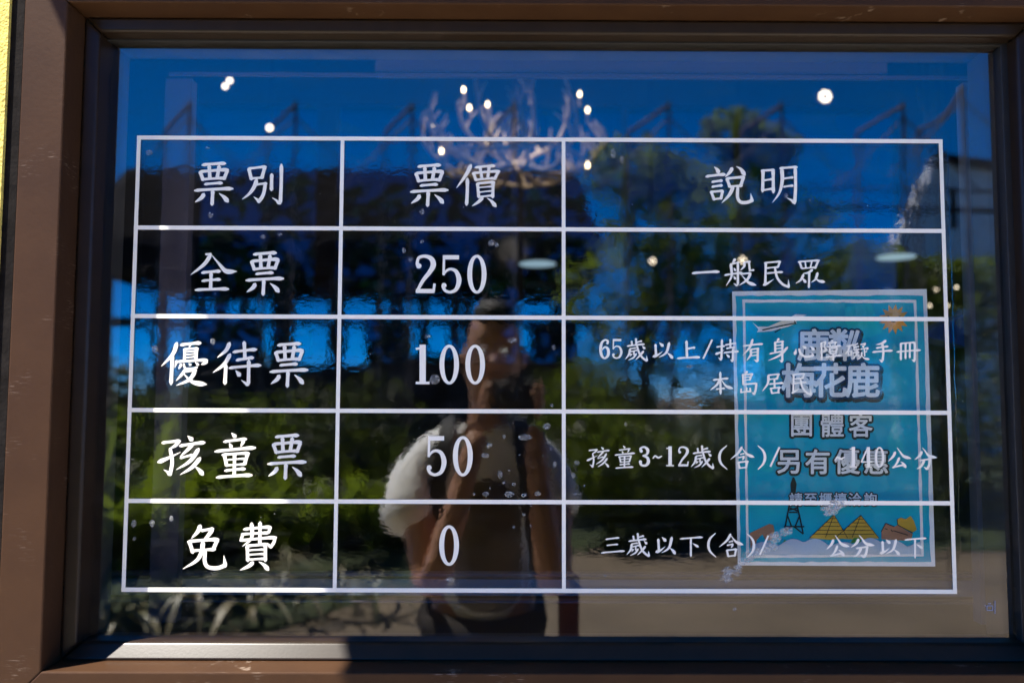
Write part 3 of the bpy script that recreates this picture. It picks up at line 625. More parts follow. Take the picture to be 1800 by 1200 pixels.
def cartoon(txt, xs, y, h, off_w, rn, rd, sh=(2, 4)):
    for i, (ch, x) in enumerate(zip(txt, xs)):
        halo(ch, x+sh[0], y+sh[1], h, rd, M['pdark'], 3.0+.3*(i % 2), 'letter_shadow')
    for i, (ch, x) in enumerate(zip(txt, xs)):
        if rn: halo(ch, x, y, h, rn, M['pnavy'], 4.0+.3*(i % 2), 'letter_outline')
    for i, (ch, x) in enumerate(zip(txt, xs)):
        halo(ch, x, y, h, off_w, M['paper'], 5.0+.3*(i % 2), 'poster_letter', 8)
cartoon('鹿粼', (1430, 1484), 606, 54, 1.5, 5, 7)
cartoon('梅花鹿', (1404, 1459, 1516), 668, 58, 1.6, 5, 7)
cartoon('團體客', (1409, 1463, 1513), 747, 40, .7, 0, 4.2, (0, 1))
cartoon('另有優惠', (1386, 1437, 1489, 1540), 811, 42, .9, 0, 4.5, (0, 1))
cartoon('請至櫃檯洽詢', (1399, 1425, 1451, 1477, 1503, 1530), 877, 22, .4, 0, 2.6, (0, 0))
# monuments along the foot
mini('tower_drawing', [(1394,842,1394,868),(1392,862,1385,900),(1396,862,1404,900),(1388,888,1401,888),(1385,900,1379,932),(1404,900,1412,938),(1378,925,1414,925),(1379,932,1392,925),(1396,925,1412,938),(1387,900,1402,900),(1386,896,1403,892),(1388,892,1404,898),(1384,905,1391,924),(1406,905,1398,924)], M['pdark'], 3, 2.6)
poly('tower_drawing', [(1393,838),(1396,838),(1400,850),(1398,866),(1390,866),(1389,850)], M['pdark'], 3.4)
poly('arch_drawing', [(1318,936),(1352,920),(1359,922),(1361,932),(1356,948),(1346,950),(1340,938),(1330,948),(1328,962),(1319,962)], M['pdeer'], 3)
for a, b, c in (((1423,945),(1466,904),(1490,945)), ((1468,945),(1513,905),(1545,945))):
    poly('pyramid_drawing', [a, b, c, ((a[0]+c[0])/2, 948)], M['pgold'], 3.3+(a[0] > 1450)*.4)
    L = [(a[0], a[1], b[0], b[1]), (b[0], b[1], c[0], c[1]), (b[0], b[1], b[0]-15, 944)]
    for k in range(1, 6):
        t = k/6; L.append((b[0]+(a[0]-b[0])*t, b[1]+(a[1]-b[1])*t, b[0]+(c[0]-b[0])*t*.9, b[1]+(c[1]-b[1])*t))
    mini('pyramid_lines', L, M['pdark'], 4.3+(a[0] > 1450)*.3, 1.1)
poly('castle_drawing', [(1549,934),(1557,919),(1572,925),(1577,922),(1604,938),(1600,950),(1549,947)], M['pdeer'], 3.2)
poly('onion_dome_drawing', [(1577,912),(1583,909),(1592,912),(1600,906),(1606,915),(1611,930),(1604,935),(1590,928),(1578,922)], M['pgold'], 3.8)
mini('castle_lines', [(1549,934,1557,919),(1557,919,1572,925),(1577,912,1578,922),(1578,922,1604,936),(1570,932,1596,940),(1555,928,1560,930),(1566,930,1569,934)], M['pdark'], 4.5, 1.4)
cl = [(1321,974)]
for k in range(0, 61):
    x = 1321+k*(1618-1321)/60; y = 957-9*abs(math.sin((x-1321)/297*PI*6.5))-4*math.sin(x*.05)
    cl.append((x, y))
poly('cloud_drawing', cl+[(1618,973)], M['pcloud'], 5.2)
poly('bush_drawing', [(1375,955),(1378,948),(1386,950),(1390,956)], M['pgreen'], 3.9)
poly('bush_drawing', [(1494,953),(1500,945),(1510,944),(1514,953)], M['pgreen'], 4.9)

# ------------------------------------------------------------------ the room behind the glass
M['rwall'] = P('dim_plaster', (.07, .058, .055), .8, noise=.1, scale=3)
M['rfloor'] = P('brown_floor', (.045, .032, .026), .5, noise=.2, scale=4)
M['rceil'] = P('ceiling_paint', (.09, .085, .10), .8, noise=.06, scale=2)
M['trim'] = P('lilac_trim', (.10, .075, .10), .5, noise=.05, scale=5)
M['trimlit'] = P('blue_grey_skylit_trim', (.16, .175, .21), .4, noise=.08, scale=6)  # paler copy of the trim, skylight put into its colour
M['bulb'] = P('warm_bulb', (1, .8, .5), .4, emit=(1, .72, .42), estr=4)
M['spot'] = P('spot_emitter', (1, .9, .8), .4, emit=(1, .80, .60), estr=1.6)
M['disc'] = P('cool_lamp_disc', (.35, .42, .45), .4, emit=(.55, .80, 1), estr=.17)
M['antler'] = P('antler', (.72, .60, .48), .6, noise=.2, scale=20)
RW = 4.1   # back wall distance
st = lambda o: tag(o, kind='structure')
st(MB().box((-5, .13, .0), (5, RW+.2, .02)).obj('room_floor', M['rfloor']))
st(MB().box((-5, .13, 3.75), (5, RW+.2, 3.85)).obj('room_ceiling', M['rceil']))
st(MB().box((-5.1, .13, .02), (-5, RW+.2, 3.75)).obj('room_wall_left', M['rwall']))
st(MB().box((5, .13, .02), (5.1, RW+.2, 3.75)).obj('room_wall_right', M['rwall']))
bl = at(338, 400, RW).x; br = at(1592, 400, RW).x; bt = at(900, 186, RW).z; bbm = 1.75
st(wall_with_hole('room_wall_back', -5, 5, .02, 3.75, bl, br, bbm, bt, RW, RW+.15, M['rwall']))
# tinted window in the back wall
bw = thing('rear_window', ((bl+br)/2, RW+.07, bbm), 'wide tinted window across the far side of the room', 'window')
def tint_mat():
    m, n, o = node_mat('tinted_glass'); tr = n.nodes.new('ShaderNodeBsdfTransparent'); tr.inputs[0].default_value = (.075, .16, .21, 1)
    tc = n.nodes.new('ShaderNodeTexCoord'); t = n.nodes.new('ShaderNodeTexNoise'); t.inputs['Scale'].default_value = 3; n.links.new(tc.outputs['Object'], t.inputs[0])
    gl = n.nodes.new('ShaderNodeBsdfGlossy'); gl.inputs[1].default_value = .1; gl.inputs[0].default_value = (.3, .3, .35, 1)
    mx = n.nodes.new('ShaderNodeMixShader'); mx.inputs[0].default_value = .04; n.links.new(tr.outputs[0], mx.inputs[1]); n.links.new(gl.outputs[0], mx.inputs[2]); n.links.new(mx.outputs[0], o.inputs[0])
    return m
M['tint'] = tint_mat()
MB().box((bl, RW+.06, bbm), (br, RW+.066, bt)).obj('pane', M['tint'], bw)
for px in (571, 915, 1100, 1300):
    x = at(px, 400, RW).x; wd = .07 if px == 571 else .02
    MB().box((x-wd, RW+.02, bbm), (x+wd, RW+.058, bt)).obj('mullion', M['rwall'], bw)
# inner reveal trims at the window head, seen through the glass
rv = thing('window_lining', (0, .13, GT), 'pale lilac timber lining round the inside of the window opening', 'trim')
for (pa, pb, ya, yb) in ((96, 128, .135, .16), (132, 138, .13, .134)):
    z1 = at(900, pa, .135).z; z0 = at(900, pb, .135).z
    MB().box((at(300 if pa > 100 else 660, 110, .135).x, ya, z0), (at(1700 if pa > 100 else 1560, 110, .135).x, yb, z1)).obj('head_trim', M['trim'], rv)
MB().box((at(286, 300, .14).x, .14, ZB), (at(333, 300, .14).x, .16, at(900, 138, .135).z-.001)).obj('side_trim', M['trim'], rv)
MB().box((at(1698, 300, .14).x, .14, ZB), (at(1728, 300, .14).x, .16, at(900, 138, .135).z-.001)).obj('side_trim', M['trimlit'], rv)
for pa, pb, mm in ((1008, 1013, 'trim'), (1018, 1046, 'trimlit'), (1056, 1059, 'trim')):
    MB().box((at(160, 800, .14).x, .162, at(900, pb, .162).z), (at(1760, 800, .14).x, .18, at(900, pa, .162).z)).obj('inner_sill_strip', M[mm], rv)
# counter inside
ct = thing('counter', (0, .7, 0), 'dark brown ticket counter standing inside below the window', 'counter')
zc = at(900, 1046, .9).z
MB().box((-1.2, .45, zc-.04), (1.3, 1.05, zc)).obj('counter_top', M['timber'], ct, bevel=.004)
MB().box((-1.15, .5, .02), (1.25, 1.0, zc-.041)).obj('cabinet', M['timber'], ct)
# antler chandelier
CV = 2.6
cc = at(905, 255, CV)
ch = thing('antler_chandelier', (cc.x, cc.y, cc.z), 'pale antler chandelier with small warm candle bulbs hanging inside the room', 'chandelier')
MB().tube([(cc.x, CV, cc.z-.08), (cc.x, CV, 3.75)], .009).obj('rod', M['timber'], ch)
rg = MB(); R0 = .33
rg.tube([(cc.x+R0*math.cos(t*PI/12), CV+R0*math.sin(t*PI/12), cc.z-.10+.012*math.sin(t)) for t in range(25)], .010).obj('ring', M['antler'], ch)
rr = random.Random(11)
for k in range(20):
    t = 2*PI*k/20+rr.uniform(-.15, .15); d = Vector((math.cos(t), math.sin(t), 0)); s = Vector((-d.y, d.x, 0))*rr.choice((-1, 1))
    c0 = Vector((cc.x, CV, cc.z-.10))
    b = [c0+d*.04, c0+d*.2+Vector((0, 0, -.05)), c0+d*.34+s*.05+Vector((0, 0, .01)), c0+d*.42+s*.10+Vector((0, 0, .12)), c0+d*.36+s*.13+Vector((0, 0, .24+rr.uniform(-.06, .10)))]
    if k % 3 == 2: b = [c0+d*.03, c0+d*.10+Vector((0, 0, .06)), c0+d*.20+s*.05+Vector((0, 0, .13)), c0+d*.24+s*.10+Vector((0, 0, .24)), c0+d*.20+s*.15+Vector((0, 0, .34))]
    am = MB(); pts = cat_rom(b, 5); am.tube(pts, [.013*(1-.6*i/len(pts)) for i in range(len(pts))], 6)
    for j, (i0, l) in enumerate(((7, .12), (12, .14), (16, .10))):
        p = pts[min(i0, len(pts)-1)]; e = p+(-d*rr.uniform(.2, .9)+s*rr.uniform(-.6, .6)+Vector((0, 0, 1.1))).normalized()*l
        am.tube(cat_rom([p, p.lerp(e, .5)+d*.02, e], 3), [.009, .008, .007, .006, .005, .003, .002], 6)
    am.obj('antler', M['antler'], ch, smooth=True)
for (px, py, dv) in ((815,158,0),(825,190,-.2),(857,184,.1),(933,164,.2),(1019,166,.1),(1033,194,-.2),(762,219,-.1),(776,266,-.3),(1033,291,-.3)):
    p = at(px, py, CV+dv)
    ctb = MB().lathe(p+Vector((0, 0, -.058)), [(.007,0),(.008,.018),(.008,.043)], 10).obj('candle_tube', M['antler'], ch)
    MB().lathe(p, [(.003,-.010),(.006,-.006),(.007,.001),(.0045,.009),(.001,.015)], 10).obj('bulb', M['bulb'], ctb)
cl_ = bpy.data.lights.new('chandelier_light', 'POINT'); cl_.energy = 1.1; cl_.color = (1, .84, .66); cl_.shadow_soft_size = .12
co_ = bpy.data.objects.new('chandelier_light', cl_); COL.objects.link(co_); co_.location = (cc.x, CV, cc.z+.05); co_.parent = ch; co_.matrix_parent_inverse = Matrix.Translation(-ch.location)
# spot lamps and round lamps
def spot(px, py, V, n, r, lab, tilt=0):
    p = at(px, py, V)
    t = thing('spot_lamp', p+Vector((0, 0, .05)), lab, 'lamp', 'ceiling spots seen through the glass')
    MB().tube([p+Vector((0, .03, .06)), (p.x, V+.03, 3.75)], .005).obj('stem', M['black'], t)
    MB().lathe(p+Vector((0, .004, 0)), [(r*1.1, 0), (r*1.2, .06), (r*.5, .09)], 18, 'Y').obj('housing', M['black'], t)
    for k in range(n):
        a = 2*PI*k/max(1, n); q = r*.62 if n > 1 else 0
        MB().lathe(p+Vector((q*math.cos(a), -.004, q*math.sin(a))), [(r*.24 if n > 1 else r, 0), (r*.2 if n > 1 else r, .005)], 12, 'Y').obj('emitter', M['spot'], t)
spot(1450, 170, 3.2, 7, .040, 'bright cluster spot lamp at the upper right inside the room')
spot(396, 152, 3.2, 1, .014, 'small pale spot lamp, upper one of the two at the left'); 
spot(404, 142, 3.3, 1, .014, 'small pale spot lamp touching the upper left one')
spot(474, 225, 3.4, 1, .017, 'small pale spot lamp just above the table line at the left')
spot(1147, 459, 3.6, 4, .022, 'warm spot lamp shining left of the word for general public')
spot(1305, 457, 3.6, 4, .024, 'warm spot lamp shining behind the word for general public')
spot(1645, 509, 3.6, 3, .011, 'small warm lamp just left of the table edge above the blue pennant')
spot(1681, 505, 3.6, 1, .006, 'tiny warm lamp right of the table edge, the highest of four')
spot(1634, 537, 3.6, 1, .006, 'tiny warm lamp touching the poster edge')
spot(1665, 537, 3.6, 1, .006, 'tiny warm lamp on the table edge line')
spot(1425, 94, 3.0, 1, .008, 'tiny spot lamp near the top edge of the glass at the right')
for px, py, sd in ((945, 465, 'middle'), (1575, 453, 'right')):
    p = at(px, py, 3.7)
    t = thing('round_lamp', p, 'flat round cool white lamp hanging at the %s of the room' % sd, 'lamp', 'flat round lamps in the room')
    MB().lathe(p, [(.108, 0), (.112, .004), (.10, .009)], 32).obj('shade', M['disc'], t)
    MB().tube([p+Vector((0, 0, .03)), (p.x, p.y, 3.75)], .004).obj('cord', M['black'], t)
# blue glass block behind the poster at the right
bk = at(1655, 592, .5)
tag(MB().add([(bk.x-.05, .5, bk.z+.005), (bk.x+.05, .5, bk.z-.02), (bk.x+.05, .5, bk.z+.045), (bk.x-.05, .56, bk.z+.005), (bk.x+.05, .56, bk.z-.02), (bk.x+.05, .56, bk.z+.045)],
    [(0,1,2),(5,4,3),(0,3,4,1),(1,4,5,2),(2,5,3,0)]).obj('blue_pennant', P('blue_cloth', (.02, .10, .45), .7, noise=.1)), 'small blue pointed pennant inside at the right edge of the poster', 'pennant')

# ------------------------------------------------------------------ the ground and everything the glass mirrors
st(MB().add([(-300, -400, 0), (300, -400, 0), (300, 40, 0), (-300, 40, 0)], [(0, 1, 2, 3)]).obj('ground', M['paving']))
st(MB().add([(-9, -3.55, .004), (9, -3.55, .004), (9, 0, .004), (-9, 0, .004)], [(0, 1, 2, 3)]).obj('bounce_path', M['bounce_path']))  # pale strip added out of view to bounce sun onto the lettering
g = P('grass_soil', (.035, .05, .015), .95, noise=.5, scale=3)
st(MB().add([(-30, -60, .006), (30, -60, .006), (30, -7.3, .006), (1.4, -6.9, .006), (-.1, -6.7, .006), (-.9, -5.3, .006), (-1.6, -4.2, .006), (-30, -4.0, .006)], [tuple(range(8))]).obj('planting_bed', g))

def leaves(mb, c, rad, n, size, rnd, up=.3, shell=.45):
    for _ in range(n):
        while True:
            d = Vector((rnd.uniform(-1, 1), rnd.uniform(-1, 1), rnd.uniform(-1, 1)))
            if shell < d.length < 1: break
        p = Vector(c)+Vector((d.x*rad[0], d.y*rad[1], d.z*rad[2]))
        a = Vector((rnd.gauss(0, 1), rnd.gauss(0, 1), rnd.gauss(0, .6))).normalized(); b = a.cross(Vector((rnd.gauss(0, 1), rnd.gauss(0, 1), rnd.gauss(0, 1))).normalized())
        b = b.normalized() if b.length > .1 else Vector((0, 0, 1)); s = size*rnd.uniform(.6, 1.4)
        mb.add([p-a*s, p+b*s*.4, p+a*s, p-b*s*.4], [(0, 1, 2, 3)])
def tree(base, clumps, mat, leaf, nper, label, seed, cat='tree', name='leafy_tree', group=None, tr=.12):
    rnd = random.Random(seed); base = Vector(base)
    t = thing(name, base, label, cat, group)
    tk = MB(); top = sum((Vector(c[0]) for c in clumps), Vector())/len(clumps)
    mid = base.lerp(top, .5)+Vector((rnd.uniform(-.2, .2), 0, 0))
    if tr: 
        tk.tube(cat_rom([base, mid, top], 5), [tr*(1-.07*i) for i in range(11)], 8)
        for c, r in clumps: tk.tube(cat_rom([mid, mid.lerp(Vector(c), .5)+Vector((0, 0, .1)), c], 4), [tr*.5*(1-.09*i) for i in range(9)], 6)
        tk.obj('trunk', M['bark'], t, smooth=True)
    cr = MB()
    for c, r in clumps: leaves(cr, c, r, nper, leaf, rnd)
    cr.obj('crown', mat, t)
    return t
# the open pavilion with its deep dark roof
V0 = 12.0
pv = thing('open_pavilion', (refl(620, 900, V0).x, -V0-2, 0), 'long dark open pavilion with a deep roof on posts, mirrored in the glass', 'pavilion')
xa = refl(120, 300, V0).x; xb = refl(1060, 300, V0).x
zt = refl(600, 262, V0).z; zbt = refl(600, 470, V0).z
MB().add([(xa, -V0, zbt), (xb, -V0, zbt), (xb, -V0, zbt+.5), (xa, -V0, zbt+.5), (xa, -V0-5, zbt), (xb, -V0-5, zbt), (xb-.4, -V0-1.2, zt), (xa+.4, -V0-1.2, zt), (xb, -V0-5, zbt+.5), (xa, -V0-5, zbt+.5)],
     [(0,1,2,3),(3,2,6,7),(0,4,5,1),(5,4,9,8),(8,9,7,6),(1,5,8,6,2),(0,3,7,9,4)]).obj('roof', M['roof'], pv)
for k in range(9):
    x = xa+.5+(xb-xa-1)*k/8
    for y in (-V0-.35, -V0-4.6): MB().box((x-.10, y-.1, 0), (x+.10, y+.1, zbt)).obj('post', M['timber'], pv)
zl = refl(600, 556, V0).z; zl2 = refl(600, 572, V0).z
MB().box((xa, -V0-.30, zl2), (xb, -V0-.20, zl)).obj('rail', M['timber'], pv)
for (p0, p1, py0) in ((150, 320, 556), (560, 660, 556), (940, 1060, 556), (320, 560, 640), (660, 940, 622)):
    MB().box((refl(p0, 600, V0).x, -V0-4.4, 0), (refl(p1, 600, V0).x, -V0-4.3, refl(600, py0, V0+4.4).z)).obj('screen_panel', M['timber'], pv)
# net posts with angled brackets and cables
for i, (px, sz) in enumerate(((335, 0), (520, .1), (725, .1), (905, .0), (1175, .8), (1375, 1), (1588, 1.2), (1694, 1.2))):
    V = 8.2; top = refl(px, 178 if px < 1600 else 148, V); x = top.x
    t = thing('net_post', (x, -V, 0), 'tall thin net post with slanting bracket, number %s from the left in the mirror image' % ('first second third fourth fifth sixth seventh eighth'.split()[i]), 'post', 'net posts beyond the pavement')
    t['label'] = ('%s tall net post with a slanting bracket, counted from the left, mirrored in the glass' % ('first second third fourth fifth sixth seventh eighth'.split()[i]))
    MB().tube([(x, -V, 0), (x, -V, top.z)], [.035, .02]).obj('pole', M['pole'], t)
    q = refl(px-45-30*sz, 232, V+.3); q2 = refl(px-20-12*sz, 205, V+.1)
    MB().tube(cat_rom([(x, -V, top.z-.05), q2, q], 5), .022).obj('bracket', M['polebrown'], t)
    MB().tube([q, (q.x-.05, q.y, 0)], .02).obj('strut', M['pole'], t)
    MB().tube([(x, -V, top.z-.2), (x+.9, -V, top.z-1.1)], .012).obj('guy_wire', M['pole'], t)
    MB().tube([(x, -V, top.z-.2), (x-.9, -V, top.z-1.1)], .012).obj('guy_wire', M['pole'], t)
tag(MB().tube([refl(900, 328, 8.2), refl(1200, 330, 8.2), refl(1500, 332, 8.2), refl(1790, 338, 8.2)], .02).obj('cable', M['black']), 'dark cable strung between the net posts on the right', 'cable')
tag(MB().tube([refl(1440, 362, 8.3), refl(1600, 368, 8.3), refl(1790, 372, 8.3)], .035).obj('rail_pipe', M['black']), 'thicker dark pipe rail in front of the white house', 'rail')
# white gabled house on the right
hv = 20
h = thing('white_house', (refl(1700, 600, hv).x, -hv-3, 0), 'white gabled house at the right edge of the mirror image', 'house')
a, b, c = refl(1572, 430, hv), refl(1640, 288, hv), refl(1900, 330, hv)
fr = [(a.x, 0), (c.x, 0), (c.x, c.z), (b.x+1.2, b.z-.05), (b.x, b.z), (a.x, a.z)]
Vv = [(x, -hv, z) for x, z in fr]+[(x, -hv-.3, z) for x, z in fr]
MB().add(Vv, [(0,1,2,3,4,5),(11,10,9,8,7,6)]+[(k, 6+k, 6+(k+1) % 6, (k+1) % 6) for k in range(6)]).obj('wall', M['whitewall'], h)
MB().add([(b.x-.1, -hv-.0, b.z+.04), (c.x, -hv-.0, c.z+.14), (c.x, -hv+.4, c.z+.14), (b.x-.1, -hv+.4, b.z+.04), (b.x-.1, -hv, b.z+.2), (c.x, -hv, c.z+.3), (c.x, -hv+.4, c.z+.3), (b.x-.1, -hv+.4, b.z+.2)],
     [(0,1,2,3),(4,7,6,5),(3,2,6,7),(0,4,5,1),(0,3,7,4),(1,5,6,2)]).obj('roof_edge', M['roof'], h)
for px in (1676,):
    p = refl(px, 350, hv-.05); MB().box((p.x-.05, p.y-.05, p.z-.8), (p.x+.05, p.y+.03, p.z+.3)).obj('window', M['roof'], h)
# trees: (clump px, py, V, rx, rz)
def clump(px, py, V, r, f=.75): return (refl(px, py, V), (r, r*.8, r*f))
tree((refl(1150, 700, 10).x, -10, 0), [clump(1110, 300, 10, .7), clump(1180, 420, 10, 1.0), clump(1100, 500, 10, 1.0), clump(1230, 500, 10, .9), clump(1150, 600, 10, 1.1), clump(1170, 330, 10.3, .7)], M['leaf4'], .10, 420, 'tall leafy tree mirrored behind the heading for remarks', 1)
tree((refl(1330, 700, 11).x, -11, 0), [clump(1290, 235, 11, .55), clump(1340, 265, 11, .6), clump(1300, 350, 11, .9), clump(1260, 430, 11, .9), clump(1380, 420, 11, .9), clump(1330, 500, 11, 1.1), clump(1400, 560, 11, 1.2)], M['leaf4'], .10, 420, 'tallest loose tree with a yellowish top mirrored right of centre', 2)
tree((refl(1470, 700, 12).x, -12, 0), [clump(1450, 520, 12, .9), clump(1520, 480, 12, .8), clump(1560, 540, 12, 1.1), clump(1480, 620, 12, 1.3)], M['leaf3'], .08, 900, 'light green round bush left of the white house in the mirror image', 3, 'shrub', 'round_bush')
tree((refl(1660, 700, 12.4).x, -12.4, 0), [clump(1600, 480, 12.4, .4), clump(1660, 500, 12.4, .6), clump(1740, 500, 12.4, .7), clump(1680, 560, 12.4, .9), clump(1700, 680, 12.4, 1.4)], M['leaf3'], .08, 900, 'bright green hedge bush in front of the white house in the mirror image', 4, 'shrub', 'round_bush')
# shrubs in the bed
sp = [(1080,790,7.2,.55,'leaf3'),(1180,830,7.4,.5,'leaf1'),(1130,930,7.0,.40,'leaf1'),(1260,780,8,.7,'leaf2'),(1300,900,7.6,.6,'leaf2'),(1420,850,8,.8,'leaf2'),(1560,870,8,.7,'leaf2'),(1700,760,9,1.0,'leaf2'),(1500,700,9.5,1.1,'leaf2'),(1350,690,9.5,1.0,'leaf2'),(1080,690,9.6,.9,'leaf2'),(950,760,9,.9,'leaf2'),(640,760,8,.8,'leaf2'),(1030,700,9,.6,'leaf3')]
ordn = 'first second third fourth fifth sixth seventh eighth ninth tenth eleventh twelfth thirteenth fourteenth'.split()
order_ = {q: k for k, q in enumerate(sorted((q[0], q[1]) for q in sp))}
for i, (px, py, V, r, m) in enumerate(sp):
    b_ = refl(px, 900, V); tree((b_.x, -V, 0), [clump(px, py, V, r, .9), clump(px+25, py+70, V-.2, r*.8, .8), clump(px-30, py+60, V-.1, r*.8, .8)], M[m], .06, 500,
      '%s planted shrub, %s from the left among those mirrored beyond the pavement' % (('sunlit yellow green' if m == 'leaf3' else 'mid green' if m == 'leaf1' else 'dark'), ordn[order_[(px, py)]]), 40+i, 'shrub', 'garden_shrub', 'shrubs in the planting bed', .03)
# broad strap-leaved plants at the left, and low arching ones in front
def blade(mb, p, d, L, wd, droop, rnd):
    s = Vector((-d.y, d.x, 0)).normalized(); V = []; n = 7
    for i in range(n+1):
        t = i/n; q = p+d*L*t+Vector((0, 0, -droop*L*t*t)); ww = wd*math.sin(PI*min(1, .12+t*.88))**.7*(1 if t < 1 else 0)
        V += [q-s*ww+Vector((0, 0, ww*.3)), q, q+s*ww+Vector((0, 0, ww*.3))]
    mb.add(V, [(3*i+k, 3*i+k+1, 3*i+k+4, 3*i+k+3) for i in range(n) for k in (0, 1)])
def rosette(px, V, n, L, wd, droop, mat, label, name, seed, up=1.0, cat='plant', group=None):
    rnd = random.Random(seed); b_ = refl(px, 900, V); base = Vector((b_.x, -V, 0))
    t = thing(name, base, label, cat, group)
    for k in range(n):
        a = 2*PI*k/n+rnd.uniform(-.3, .3); d = Vector((math.cos(a)*rnd.uniform(.4, 1), math.sin(a)*rnd.uniform(.4, 1), up*rnd.uniform(.7, 1.3))).normalized()
        m_ = MB(); blade(m_, base+Vector((0, 0, .05+rnd.uniform(0, .25)*L)), d, L*rnd.uniform(.45, 1.25), wd*rnd.uniform(.8, 1.3), droop*rnd.uniform(.6, 1.3), rnd)
        m_.obj('leaf', mat, t, smooth=True)
    return t
for i, (px, V, L) in enumerate(((175, 4.6, 1.35), (235, 4.8, 1.25), (300, 5.1, 1.3), (370, 5.3, 1.15), (445, 5.6, 1.2), (520, 5.8, 1.0), (590, 6.2, .95), (650, 6.6, .85), (120, 4.4, 1.5))):
    rosette(px, V, 22, L, .055, .35, M['leaf3' if i % 2 else 'leaf1'], '%s green broad leaved plant beyond the low ones, counted by depth from the left edge' % ordn[i], 'broad_leaved_plant', 60+i, 1.5, 'plant', 'broad leaved plants at the left')
for i, (px, py, V, r, m) in enumerate(((210, 830, 6.4, .8, 'leaf1'), (330, 800, 6.8, .8, 'leaf2'), (450, 810, 7.2, .8, 'leaf1'), (560, 790, 7.6, .85, 'leaf2'), (640, 860, 7.4, .6, 'leaf1'))):
    b_ = refl(px, 900, V); tree((b_.x, -V, 0), [clump(px, py, V, r, .9), clump(px+40, py+70, V-.2, r*.7, .9), clump(px-40, py+80, V-.1, r*.7, .9)], M[m], .09, 420,
      '%s leafy bush behind the broad leaved plants, counted from the left' % ordn[i], 170+i, 'shrub', 'leafy_bush', 'leafy bushes at the left', .03)
for i, (px, V, L) in enumerate(((250, 3.9, .62), (350, 4.0, .6), (440, 4.05, .62), (520, 4.2, .6), (600, 4.3, .58), (655, 4.35, .5), (190, 3.7, .6))):
    rosette(px, V+.25, 11, L*1.35, .018, .9, M['agave'], '%s low arching strap leaved plant at the edge of the pavement' % ordn[i], 'strap_leaved_plant', 80+i, .75, 'plant', 'arching strap leaved plants')
# dark trees far behind everything on the left
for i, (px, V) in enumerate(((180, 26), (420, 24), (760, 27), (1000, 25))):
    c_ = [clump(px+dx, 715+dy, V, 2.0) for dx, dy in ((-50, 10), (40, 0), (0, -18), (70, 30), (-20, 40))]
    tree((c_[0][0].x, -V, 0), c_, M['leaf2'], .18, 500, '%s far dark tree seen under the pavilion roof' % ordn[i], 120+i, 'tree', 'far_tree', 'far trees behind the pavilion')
# trees behind the building, dimly seen through the rear window
for i, x in enumerate((-3.5, -1.2, 1.2, 3.6)):
    tree((x, 11, 0), [((x, 11, 3.7), (1.7, 1.0, 1.3)), ((x+.9, 11.2, 2.2), (1.6, 1, 1.3)), ((x-.8, 10.8, 2.6), (1.5, 1, 1.3))], M['leaf2'], .2, 330, '%s dim tree behind the rear window' % ordn[i], 140+i, 'tree', 'rear_tree', 'trees behind the rear window')

# ------------------------------------------------------------------ the photographer, mirrored in the glass
Y1 = -1.34; X1 = -.115
pe = thing('person', (X1, Y1, 0), 'person in a white T-shirt with both arms raised holding a black camera to the face', 'person')
# body: legs, torso under the shirt, neck, head as one surface
hx, hz = -.085, 1.655
J = [(X1,Y1,.93,.155,.11),(X1,Y1,1.12,.135,.10),(X1,Y1,1.30,.15,.105),(X1+.005,Y1,1.41,.09,.075),(X1+.012,Y1+.01,1.485,.055,.055),(X1+.02,Y1+.03,1.56,.060,.075),(hx,Y1+.05,1.655,.076,.095),(hx,Y1+.04,1.745,.068,.085),(hx,Y1+.03,1.785,.040,.05),
     (X1-.095,Y1,.86,.085),(X1-.105,Y1+.02,.47,.058),(X1-.11,Y1-.02,.12,.040),(X1-.11,Y1+.10,.045,.040,.035),(X1+.095,Y1,.86,.085),(X1+.105,Y1+.02,.47,.058),(X1+.11,Y1-.02,.12,.040),(X1+.11,Y1+.10,.045,.040,.035),
     (-.275,Y1+.0,1.375,.060),(-.315,Y1+.08,1.30,.052),(-.250,Y1+.26,1.03,.048),(-.232,Y1+.285,1.07,.047),(-.155,Y1+.225,1.34,.033),(-.125,Y1+.195,1.445,.024,.030),
     (.05,Y1+.0,1.375,.060),(.095,Y1+.08,1.30,.052),(.085,Y1+.25,1.03,.046),(.075,Y1+.275,1.07,.046),(.035,Y1+.225,1.35,.033),(.03,Y1+.195,1.465,.024,.030)]
B = [(0,1),(1,2),(2,3),(3,4),(4,5),(5,6),(6,7),(7,8),(0,9),(9,10),(10,11),(11,12),(0,13),(13,14),(14,15),(15,16),(2,17),(17,18),(18,19),(19,20),(20,21),(21,22),(2,23),(23,24),(24,25),(25,26),(26,27),(27,28)]
skin('body', J, B, M['skin'], pe, 2)
hd = Vector((hx, Y1+.05, 1.655))
MB().lathe(hd+Vector((0, .098, -.012)), [(.004,.022),(.012,.012),(.016,-.004)], 10, 'Y').obj('nose', M['skin'], pe, smooth=True)
for s in (-1, 1):
    MB().lathe(hd+Vector((s*.031, .083, .012)), [(.010,-.004),(.0115,.002),(.006,.008),(.001,.010)], 12, 'Y').obj('eye', M['whitewall'], pe, smooth=True)
    e = MB(); e.tube([hd+Vector((s*.078, -.005, .03)), hd+Vector((s*.088, -.012, .01)), hd+Vector((s*.083, -.004, -.03))], [.010, .014, .008]); e.obj('ear', M['skin'], pe, smooth=True)
MB().tube([hd+Vector((-.026, .086, -.052)), hd+Vector((0, .096, -.050)), hd+Vector((.026, .086, -.052))], [.003, .006, .003]).obj('mouth', M['red'], pe)
skin('hair', [(hx,Y1-.005,1.66,.080,.07),(hx,Y1+.0,1.74,.083,.085),(hx,Y1+.045,1.79,.070,.07),(hx,Y1+.10,1.775,.05,.035)], [(0,1),(1,2),(2,3)], M['hair'], pe, 2)
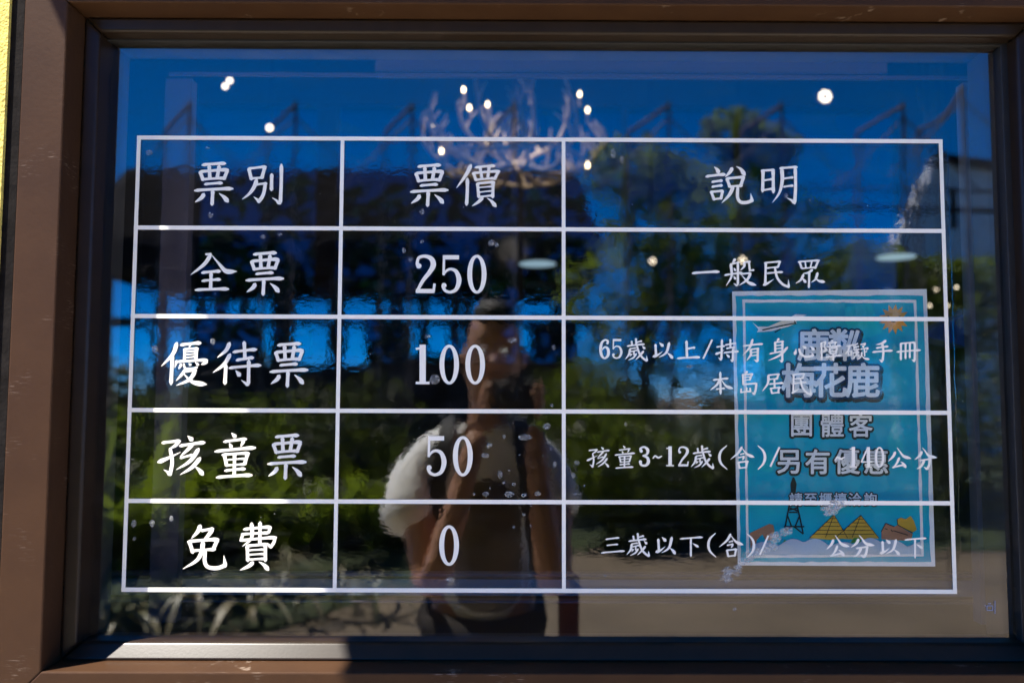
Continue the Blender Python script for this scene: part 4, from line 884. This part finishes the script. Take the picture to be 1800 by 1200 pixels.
# fingers closed round the camera body
camc = Vector((CAM.x+.012, CAM.y-.085, CAM.z-.005))
for s, hb in ((-1, Vector((-.125, Y1+.195, 1.475))), (1, Vector((.03, Y1+.195, 1.495)))):
    for k in range(4):
        z = camc.z-.035+.019*k; L = (.9, 1.05, 1.1, 1.0)[k]
        x0 = camc.x+s*.082
        root = (hb.x-s*.0, hb.y, hb.z-.01+k*.006)
        skin('finger', [(*root, .0095), (x0, camc.y-.012, z, .0092), (x0-s*.006, camc.y+.030*L, z+.002, .0085), (x0-s*.030*L, camc.y+.036, z+.003, .0075)], [(0,1),(1,2),(2,3)], M['skin'], pe, 1)
    skin('thumb', [(hb.x, hb.y, hb.z, .012), (camc.x+s*.07, camc.y-.045, camc.z-.02, .011), (camc.x+s*.04, camc.y-.047, camc.z+.0, .009)], [(0,1),(1,2)], M['skin'], pe, 1)
# shirt with short sleeves, trousers
SJ = [(X1,Y1,.84,.180,.130),(X1,Y1,1.05,.165,.120),(X1,Y1,1.28,.172,.125),(X1,Y1,1.375,.125,.095),(X1+.008,Y1,1.435,.075,.066),
      (-.235,Y1+.0,1.405,.066),(-.305,Y1+.05,1.345,.072),(-.326,Y1+.12,1.25,.080),(-.328,Y1+.19,1.16,.086),(.02,Y1-.02,1.395,.066),(.08,Y1+.04,1.325,.070),(.105,Y1+.14,1.20,.078)]
skin('t_shirt', SJ, [(0,1),(1,2),(2,3),(3,4),(3,5),(5,6),(6,7),(7,8),(3,9),(9,10),(10,11)], M['shirt'], pe, 2)
M['chest_shade'] = P('brown_chest_shade', (.17, .14, .10), .9, noise=.15, scale=14, bump=.4, bscale=20, bdist=.01)  # brown shell added over the shirt to stand for shade on the chest
skin('chest_shade_shell', [(X1+.01,Y1+.006,.90,.168,.132),(X1+.012,Y1+.006,1.05,.160,.126),(X1+.015,Y1+.006,1.25,.150,.130),(X1+.018,Y1+.004,1.35,.100,.100)], [(0,1),(1,2),(2,3)], M['chest_shade'], pe, 2)
skin('trousers', [(X1,Y1,.90,.165,.12),(X1-.095,Y1,.84,.105),(X1-.105,Y1+.02,.47,.080),(X1-.11,Y1-.02,.10,.065),(X1+.095,Y1,.84,.105),(X1+.105,Y1+.02,.47,.080),(X1+.11,Y1-.02,.10,.065)], [(0,1),(1,2),(2,3),(0,4),(4,5),(5,6)], M['trousers'], pe, 2)
for s in (-1, 1): skin('shoe', [(X1+s*.11,Y1-.05,.045,.045,.05),(X1+s*.11,Y1+.06,.045,.045,.042),(X1+s*.115,Y1+.17,.035,.040,.032)], [(0,1),(1,2)], M['black'], pe, 2)
# the camera in the hands
cm = thing('hand_camera', camc, 'black camera held up in both hands in front of the face', 'camera')
MB().box(camc+Vector((-.066, -.025, -.047)), camc+Vector((.066, .018, .040))).obj('camera_body', M['black'], cm, bevel=.008)
MB().box(camc+Vector((-.022, -.022, .041)), camc+Vector((.022, .016, .060))).obj('viewfinder', M['black'], cm, bevel=.004)
MB().lathe(camc+Vector((-.012, .019, 0)), [(.036, 0), (.037, .030), (.034, .052)], 28, 'Y').obj('lens_barrel', M['black'], cm, bevel=.001)
MB().lathe(camc+Vector((-.012, .0715, 0)), [(.028, 0), (.020, .003), (.004, .0045)], 24, 'Y').obj('front_glass', M['lens'], cm, smooth=True)
# backpack with straps
bp_ = thing('backpack', (X1, Y1-.2, 1.15), 'black backpack worn on the back with straps over both shoulders', 'backpack')
MB().box((X1-.16, Y1-.31, .88), (X1+.16, Y1-.135, 1.40)).obj('pack', M['black'], bp_, bevel=.04)
for s in (-1, 1):
    b_ = cat_rom([(X1+s*.10, Y1-.14, 1.38), (X1+s*.105, Y1-.04, 1.475), (X1+s*.11, Y1+.10, 1.41), (X1+s*.135, Y1+.155, 1.22), (X1+s*.165, Y1+.10, 1.02), (X1+s*.17, Y1-.10, .95)], 6)
    sm = MB(); Vs = []
    for i, p in enumerate(b_):
        Vs += [p+Vector((-.022, 0, 0)), p+Vector((.022, 0, 0)), p+Vector((.022, .004, .005)), p+Vector((-.022, .004, .005))]
    n = len(b_); sm.add(Vs, [(4*i+k, 4*i+(k+1) % 4, 4*i+4+(k+1) % 4, 4*i+4+k) for i in range(n-1) for k in range(4)]+[(0, 1, 2, 3), (4*n-4, 4*n-3, 4*n-2, 4*n-1)])
    sm.obj('strap', M['black'], bp_, smooth=False)
# cloth bag hanging at the hip, dark red
rb = refl(1000, 1080, 1.25)
skb = MB().box((rb.x-.028, rb.y-.05, rb.z-.25), (rb.x+.028, rb.y+.03, rb.z+.10)).obj('red_scarf', M['red'], None, bevel=.015)
tag(skb, 'dark red cloth hanging at the side of the person', 'cloth')
